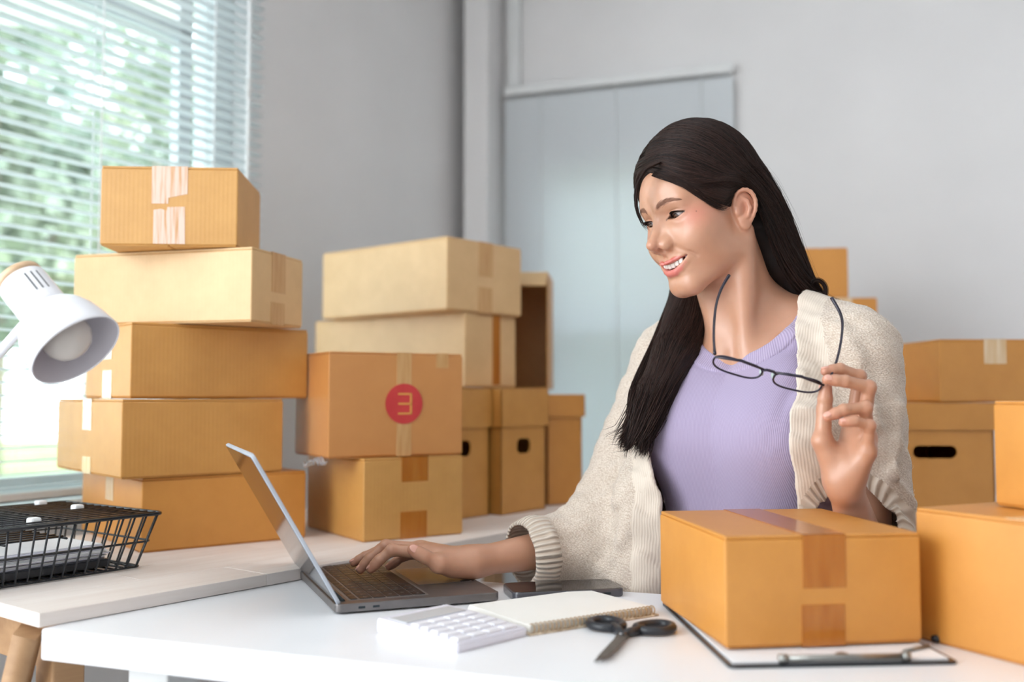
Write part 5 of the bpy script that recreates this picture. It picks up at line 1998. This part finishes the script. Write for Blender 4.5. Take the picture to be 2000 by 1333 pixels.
lo, hi = bbox([HO + np.array([-.14, -.14, -.02]), HO + np.array([.17, .2, .16]), np.array([.12, 1.38, .98])], .0)
V, Q = surface(both_core, lo, hi, .0025)
V = relax(V, Q, 1, .5)
CORE = pmat('hair_base', srgb(22, 16, 16), .6, spec=.2)
noisy(CORE, srgb(18, 13, 13), srgb(30, 22, 20), 60)
hair_o = link('hair', np_mesh('hair', V, Q), CORE, woman)
hair_o['label'] = 'long dark brown hair'
print('hair core', _t.time() - _t0, len(V))
rh = np.random.default_rng(21)
G_near = [
    [(.000, .076, .100), (.026, .072, .097), (.050, .058, .078), (.068, .033, .054), (.077, .006, .049), (.078, -.030, .034), (.075, -.050, -.012), (.067, -.064, -.068), (.064, -.084, -.125), (.066, -.112, -.160), (.070, -.135, -.172)],
    [(.000, .066, .113), (.034, .058, .108), (.060, .034, .083), (.077, .006, .060), (.080, -.030, .042), (.079, -.052, .0), (.072, -.068, -.048), (.065, -.086, -.095), (.062, -.108, -.140), (.066, -.128, -.168), (.07, -.145, -.178)],
    [(.000, .040, .129), (.040, .030, .121), (.068, .004, .088), (.082, -.026, .050), (.084, -.050, .008), (.076, -.072, -.040), (.066, -.092, -.085), (.060, -.110, -.125), (.058, -.128, -.158), (.06, -.142, -.178), (.062, -.152, -.186)],
    [(.000, .004, .1335), (.036, -.012, .127), (.064, -.036, .096), (.078, -.060, .052), (.078, -.082, .005), (.069, -.100, -.045), (.058, -.114, -.090), (.050, -.126, -.13), (.048, -.140, -.160), (.05, -.150, -.18), (.052, -.158, -.19)],
    [(.000, -.030, .130), (.024, -.058, .116), (.042, -.086, .082), (.052, -.104, .036), (.050, -.116, -.012), (.045, -.124, -.060), (.040, -.132, -.105), (.036, -.142, -.140), (.034, -.15, -.165), (.036, -.158, -.185), (.04, -.165, -.195)],
    [(.000, -.048, .124), (.004, -.085, .100), (.008, -.107, .056), (.010, -.118, .008), (.010, -.126, -.040), (.010, -.133, -.085), (.010, -.14, -.125), (.012, -.148, -.155), (.014, -.156, -.175), (.016, -.162, -.19), (.018, -.168, -.2)]]
G_far = [
    [(.000, .076, .100), (-.026, .072, .097), (-.050, .058, .078), (-.068, .035, .050), (-.078, .010, .020), (-.080, -.010, -.030)],
    [(.000, .066, .113), (-.034, .058, .108), (-.060, .034, .083), (-.076, .006, .050), (-.082, -.014, .010), (-.080, -.025, -.04)],
    [(.000, .040, .129), (-.040, .030, .121), (-.068, .004, .088), (-.082, -.026, .050), (-.083, -.04, .0), (-.078, -.045, -.05)],
    [(.000, .004, .1335), (-.036, -.012, .127), (-.064, -.036, .096), (-.078, -.060, .052), (-.078, -.075, .0), (-.07, -.08, -.05)],
    [(.000, -.030, .130), (-.024, -.058, .116), (-.042, -.086, .082), (-.052, -.104, .036), (-.050, -.116, -.012), (-.045, -.12, -.06)],
    [(.000, -.048, .124), (-.004, -.085, .100), (-.008, -.107, .056), (-.010, -.118, .008), (-.010, -.126, -.04), (-.01, -.13, -.085)]]


def sheet(G, n, m, thick, wav, r0, world=False, clump=40, length=(0.86, 1.0), ulim=(0, 1), taper=0.0):
    G = np.array([np.asarray(g, float) for g in G])
    # cluster strands so that locks form
    cu = rh.uniform(*ulim, clump); cph = rh.uniform(0, 6.28, clump); cof = rh.normal(0, 1, (clump, 3))
    ci = rh.integers(0, clump, n)
    du_ = rh.normal(0, .035, n)
    u = np.clip(cu[ci] + du_, ulim[0], ulim[1])
    t = np.linspace(0, 1, m)[None] * rh.uniform(*length, n)[:, None]
    cols = np.stack([catmull(g, t) for g in G], 2)          # n, m, guides, 3
    s = u * (len(G) - 1)
    i = np.clip(s.astype(int), 0, len(G) - 2); f = s - i
    f = f * f * (3 - 2 * f) * .3 + f * .7
    a = cols[np.arange(n), :, i]; b_ = cols[np.arange(n), :, i + 1]
    P = a * (1 - f)[:, None, None] + b_ * f[:, None, None]
    tt = t[..., None]
    sm = np.clip((t / t[:, -1:] - .62) / .38, 0, 1); sm = (sm * sm * (3 - 2 * sm) * taper)[..., None]
    P = P + rh.normal(0, 1, (n, 1, 3)) * thick * (.25 + .9 * tt) * (1 - sm) + cof[ci][:, None] * thick * .9 * tt ** 1.5
    ph = cph[ci][:, None] + rh.normal(0, .3, n)[:, None]
    P = P + np.stack([np.sin(t * 9 + ph), np.cos(t * 8 + ph * 1.3), .5 * np.sin(t * 7 + ph * .6)], -1) * wav * tt ** 1.5
    P = P + np.stack([np.sin(t * 31 + ph * 3), np.cos(t * 27 + ph * 2), 0 * t], -1) * .0005
    W = P if world else from_head(P)
    R = r0 * rh.uniform(.6, 1.25, n)[:, None] * np.interp(np.linspace(0, 1, m), [0, .1, .8, 1], [.7, 1, .9, .15])[None]
    return W, R


def lift(W, core, by):
    """push strands that sank into the core back out along its gradient"""
    sh = W.shape
    p = W.reshape(-1, 3).astype(F32)
    by = np.repeat(by, sh[1]).astype(F32)
    for _ in range(4):
        d = core(p)
        bad = d < by
        if not bad.any(): break
        q = p[bad]; e = 1e-3
        g_ = np.stack([core(q + np.array(v, F32) * e) - core(q - np.array(v, F32) * e) for v in ((1, 0, 0), (0, 1, 0), (0, 0, 1))], -1)
        g_ /= np.linalg.norm(g_, axis=1, keepdims=True) + 1e-9
        p[bad] = q + g_ * (by[bad] - d[bad])[:, None]
    return p.reshape(sh)


sets = []
W, R = sheet(G_near, 4200, 28, .0030, .004, .00042, clump=150)
sets.append((lift(W, hair_core, rh.uniform(.0004, .0040, 4200) * 1.0), R))
W, R = sheet(G_far, 1100, 16, .0030, .002, .0005, clump=50)
sets.append((lift(W, hair_core, rh.uniform(.0004, .003, 1100)), R))
# the lock that falls forward over her right shoulder
GF = []
left_ = [(1330, 500, 1.60), (1316, 560, 1.60), (1294, 625, 1.590), (1262, 705, 1.560), (1236, 765, 1.530), (1230, 815, 1.510), (1218, 850, 1.50), (1205, 876, 1.495)]
ml_ = [(1350, 500, 1.57), (1340, 560, 1.565), (1318, 630, 1.553), (1288, 705, 1.520), (1258, 775, 1.490), (1244, 825, 1.480), (1236, 860, 1.478), (1226, 884, 1.478)]
mr_ = [(1375, 500, 1.565), (1372, 560, 1.555), (1355, 635, 1.538), (1318, 710, 1.503), (1285, 780, 1.475), (1264, 832, 1.467), (1252, 862, 1.467), (1246, 885, 1.468)]
right_ = [(1400, 505, 1.585), (1404, 565, 1.580), (1394, 635, 1.565), (1350, 705, 1.525), (1308, 775, 1.490), (1280, 835, 1.477), (1266, 870, 1.475), (1258, 895, 1.475)]
GFw = [[A3(*p) for p in g] for g in (left_, ml_, mr_, right_)]
W, R = sheet(GFw, 2200, 26, .0035, .006, .00055, world=True, clump=90, length=(.62, 1.02), taper=.92)
sets.append((lift(W, hair_core2, rh.uniform(.0004, .003, 2200)), R))
# tousled ends to the side
endsL = [[(1262, 705, 1.555), (1240, 760, 1.53), (1222, 800, 1.51), (1200, 830, 1.50), (1176, 848, 1.495)], [(1270, 740, 1.52), (1250, 800, 1.50), (1236, 840, 1.49), (1216, 862, 1.485), (1192, 872, 1.485)],
         [(1280, 780, 1.495), (1262, 830, 1.48), (1250, 858, 1.475), (1234, 872, 1.472), (1214, 878, 1.47)]]
W, R = sheet([[A3(*p) for p in g] for g in endsL], 130, 18, .003, .006, .0004, world=True, clump=14, length=(.6, 1.0))
sets.append((W, R))
# thin front strands falling along the far temple
gf = [[(1290, 316, 1.43), (1258, 330, 1.425), (1240, 362, 1.43), (1238, 400, 1.435), (1250, 432, 1.44), (1268, 455, 1.445)],
      [(1292, 318, 1.44), (1266, 334, 1.435), (1247, 366, 1.44), (1246, 402, 1.445), (1256, 432, 1.45), (1272, 452, 1.455)]]
W, R = sheet([[A3(*p) for p in g] for g in gf], 46, 18, .0014, .0012, .0004, world=True, clump=8, length=(.75, 1.0))
sets.append((W, R))
# strands sweeping from the parting across the temple
W, R = sheet([[(.004, .080, .094), (.022, .082, .086), (.042, .072, .074), (.060, .050, .055), (.073, .022, .040)], [(.004, .079, .099), (.024, .079, .092), (.044, .067, .080), (.062, .044, .060), (.076, .018, .044)]], 160, 18, .0012, .0012, .0004, clump=16)
sets.append((lift(W, hair_core, rh.uniform(.001, .004, 160)), R))
# hair over the temple, tucked behind the ear
GT = [[(.030, .078, .088), (.050, .062, .066), (.062, .043, .043), (.069, .027, .024), (.072, .014, .015), (.075, .003, .022)],
      [(.034, .074, .093), (.055, .056, .071), (.068, .034, .048), (.074, .016, .034), (.077, .002, .031), (.079, -.010, .036)],
      [(.036, .069, .100), (.062, .048, .077), (.073, .022, .056), (.078, -.002, .046), (.080, -.020, .042), (.080, -.036, .030)]]
W, R = sheet(GT, 900, 20, .0012, .001, .00038, clump=60, length=(.9, 1.02))
sets.append((lift(W, hair_core, rh.uniform(.0004, .0022, 900)), R))
# soft edge of the hairline lying on the skin
def skin_hair(P): return np.minimum(hair_core(P), upper_body(P))


GE = [[(.020, .090, .085), (.044, .074, .064), (.059, .054, .038), (.067, .036, .016), (.071, .020, .006), (.075, .006, .014)],
      [(.024, .084, .090), (.048, .067, .068), (.062, .047, .044), (.069, .030, .024), (.073, .015, .015), (.076, .003, .022)]]
W, R = sheet(GE, 170, 22, .0010, .0012, .00022, clump=34, length=(.55, 1.0))
sets.append((lift(W, skin_hair, rh.uniform(.0003, .0014, 170)), R))
# curl at the shoulder
cc = A3(1597, 560, 1.50)
th = np.linspace(0, 1, 30)
W = []
for k in range(90):
    a = 2.6 - th * 6.2 + rh.normal(0, .15)
    rad = .011 + .006 * th + rh.normal(0, .0012)
    W.append(np.stack([cc[0] + rad * np.cos(a), cc[1] + .01 * th + rh.normal(0, .003), cc[2] - .012 * th + rad * np.sin(a)], -1))
W = np.array(W); R = .0004 * np.ones(W.shape[:2])
sets.append((W, R))
# flyaways
W, R = sheet(G_near, 90, 22, .004, .012, .00013, clump=60, length=(.3, .9))
H_ = W - HO; W = W + H_ / np.linalg.norm(H_, axis=2, keepdims=True) * (np.linspace(0, 1, 22) ** 1.2)[None, :, None] * rh.uniform(.003, .016, 90)[:, None, None]
sets.append((W, R))
for W, R in sets:
    me_ = strands_mesh('hair_lock', W, R, 4)
    tv = np.repeat(np.clip(rh.normal(.5, .24, len(W)), 0, 1), W.shape[1] * 4)
    at_ = me_.attributes.new('tone', 'FLOAT', 'POINT'); at_.data.foreach_set('value', tv.astype(F32))
    o = link('hair_lock', me_, HAIRM, hair_o); o['kind'] = 'stuff'
print('hair', _t.time() - _t0)

# ================================================================== glasses
FRM = noisy(pmat('glasses_frame', srgb(34, 28, 44), .25), srgb(30, 25, 40), srgb(40, 34, 52), 60)
LENS = bpy.data.materials.new('lens'); LENS.use_nodes = True
lt_ = LENS.node_tree; lt_.nodes.clear()
go = lt_.nodes.new('ShaderNodeOutputMaterial'); gm = lt_.nodes.new('ShaderNodeMixShader'); gt = lt_.nodes.new('ShaderNodeBsdfTransparent'); gg = lt_.nodes.new('ShaderNodeBsdfGlossy')
gg.inputs['Roughness'].default_value = .03; gm.inputs[0].default_value = .045
lt_.links.new(gt.outputs[0], gm.inputs[1]); lt_.links.new(gg.outputs[0], gm.inputs[2]); lt_.links.new(gm.outputs[0], go.inputs[0])
gA = A3(1396, 692, 1.270); gB = A3(1616, 750, 1.278)          # hinge ends
gx = gB - gA; GWd = np.linalg.norm(gx); gx = gx / GWd
tmp_t = (A3(1412, 568, 1.37) - gA); gz0 = tmp_t / np.linalg.norm(tmp_t)      # temple direction
gy = np.cross(gz0, gx); gy /= np.linalg.norm(gy)         # frame vertical (down)
if gy[2] > 0: gy = -gy
gz = np.cross(gx, gy); gz /= np.linalg.norm(gz)
if gz @ gz0 < 0: gz = -gz
gl = empty('eyeglasses', gA); tag(gl, 'black framed reading glasses held by their temple in her hand', 'glasses')


def G3(x, y, z): return Vector(gx * x + gy * y + gz * z)       # relative to gA


for k, (x0, x1) in enumerate(((.003, GWd * .445), (GWd * .555, GWd - .003))):
    cxl, wl, hl = (x0 + x1) / 2, (x1 - x0) / 2, .0145
    loop = []
    for j in range(48):
        a = 2 * PI * j / 48
        c_, s_ = math.cos(a), math.sin(a)
        x = cxl + wl * math.copysign(abs(c_) ** .62, c_)
        y = .011 + hl * math.copysign(abs(s_) ** .8, s_) * (1.0 if s_ > 0 else .72)
        loop.append(G3(x, y, .004 * ((x - GWd / 2) / (GWd / 2)) ** 2))
    rim = MB().tube(loop, .00135, 8, closed=True).build('rim', FRM, gl, True)
    bm = bmesh.new()
    vs_ = [bm.verts.new(p) for p in loop]; bm.faces.new(vs_)
    mm = MB(); mm.add(bm); mm.build('lens', LENS, rim)
    MB().tube([G3(x0 if k == 0 else cxl - wl, .004, 0), G3(cxl, -.0005, 0), G3(x1, .004, 0)], [.0016, .002, .0016], 8).build('brow_bar', FRM, gl, True)
MB().tube([G3(GWd * .435, .006, 0), G3(GWd * .47, .0035, 0), G3(GWd * .5, .003, -.0005), G3(GWd * .53, .0035, 0), G3(GWd * .565, .006, 0)], .0019, 8).build('bridge', FRM, gl, True)
PADM = pmat('nose_pad', srgb(200, 214, 212), .15)
for s in (-1, 1):
    MB().lathe([(0, -.005), (.0022, -.004), (.003, 0), (.0022, .004), (0, .005)], 10, Matrix.Translation(G3(GWd * (.5 + s * .052), .0125, .004))).build('nose_pad', PADM, gl, True)
TEMPLES = ([A3(1396, 692, 1.270), A3(1394, 650, 1.300), A3(1398, 600, 1.335), A3(1408, 566, 1.360), A3(1424, 538, 1.372)],
           [A3(1616, 750, 1.278), A3(1634, 705, 1.300), A3(1644, 655, 1.325), A3(1643, 618, 1.345), A3(1624, 582, 1.358)])
for pts in TEMPLES:
    P = catmull(np.array(pts), np.linspace(0, 1, 20)) - gA
    MB().tube([Vector(p) for p in P], [float(q) for q in np.interp(np.linspace(0, 1, 20), [0, .1, .6, 1], [.0024, .0017, .0018, .0025])], 8).build('temple', FRM, gl, True)
print('done', _t.time() - _t0)
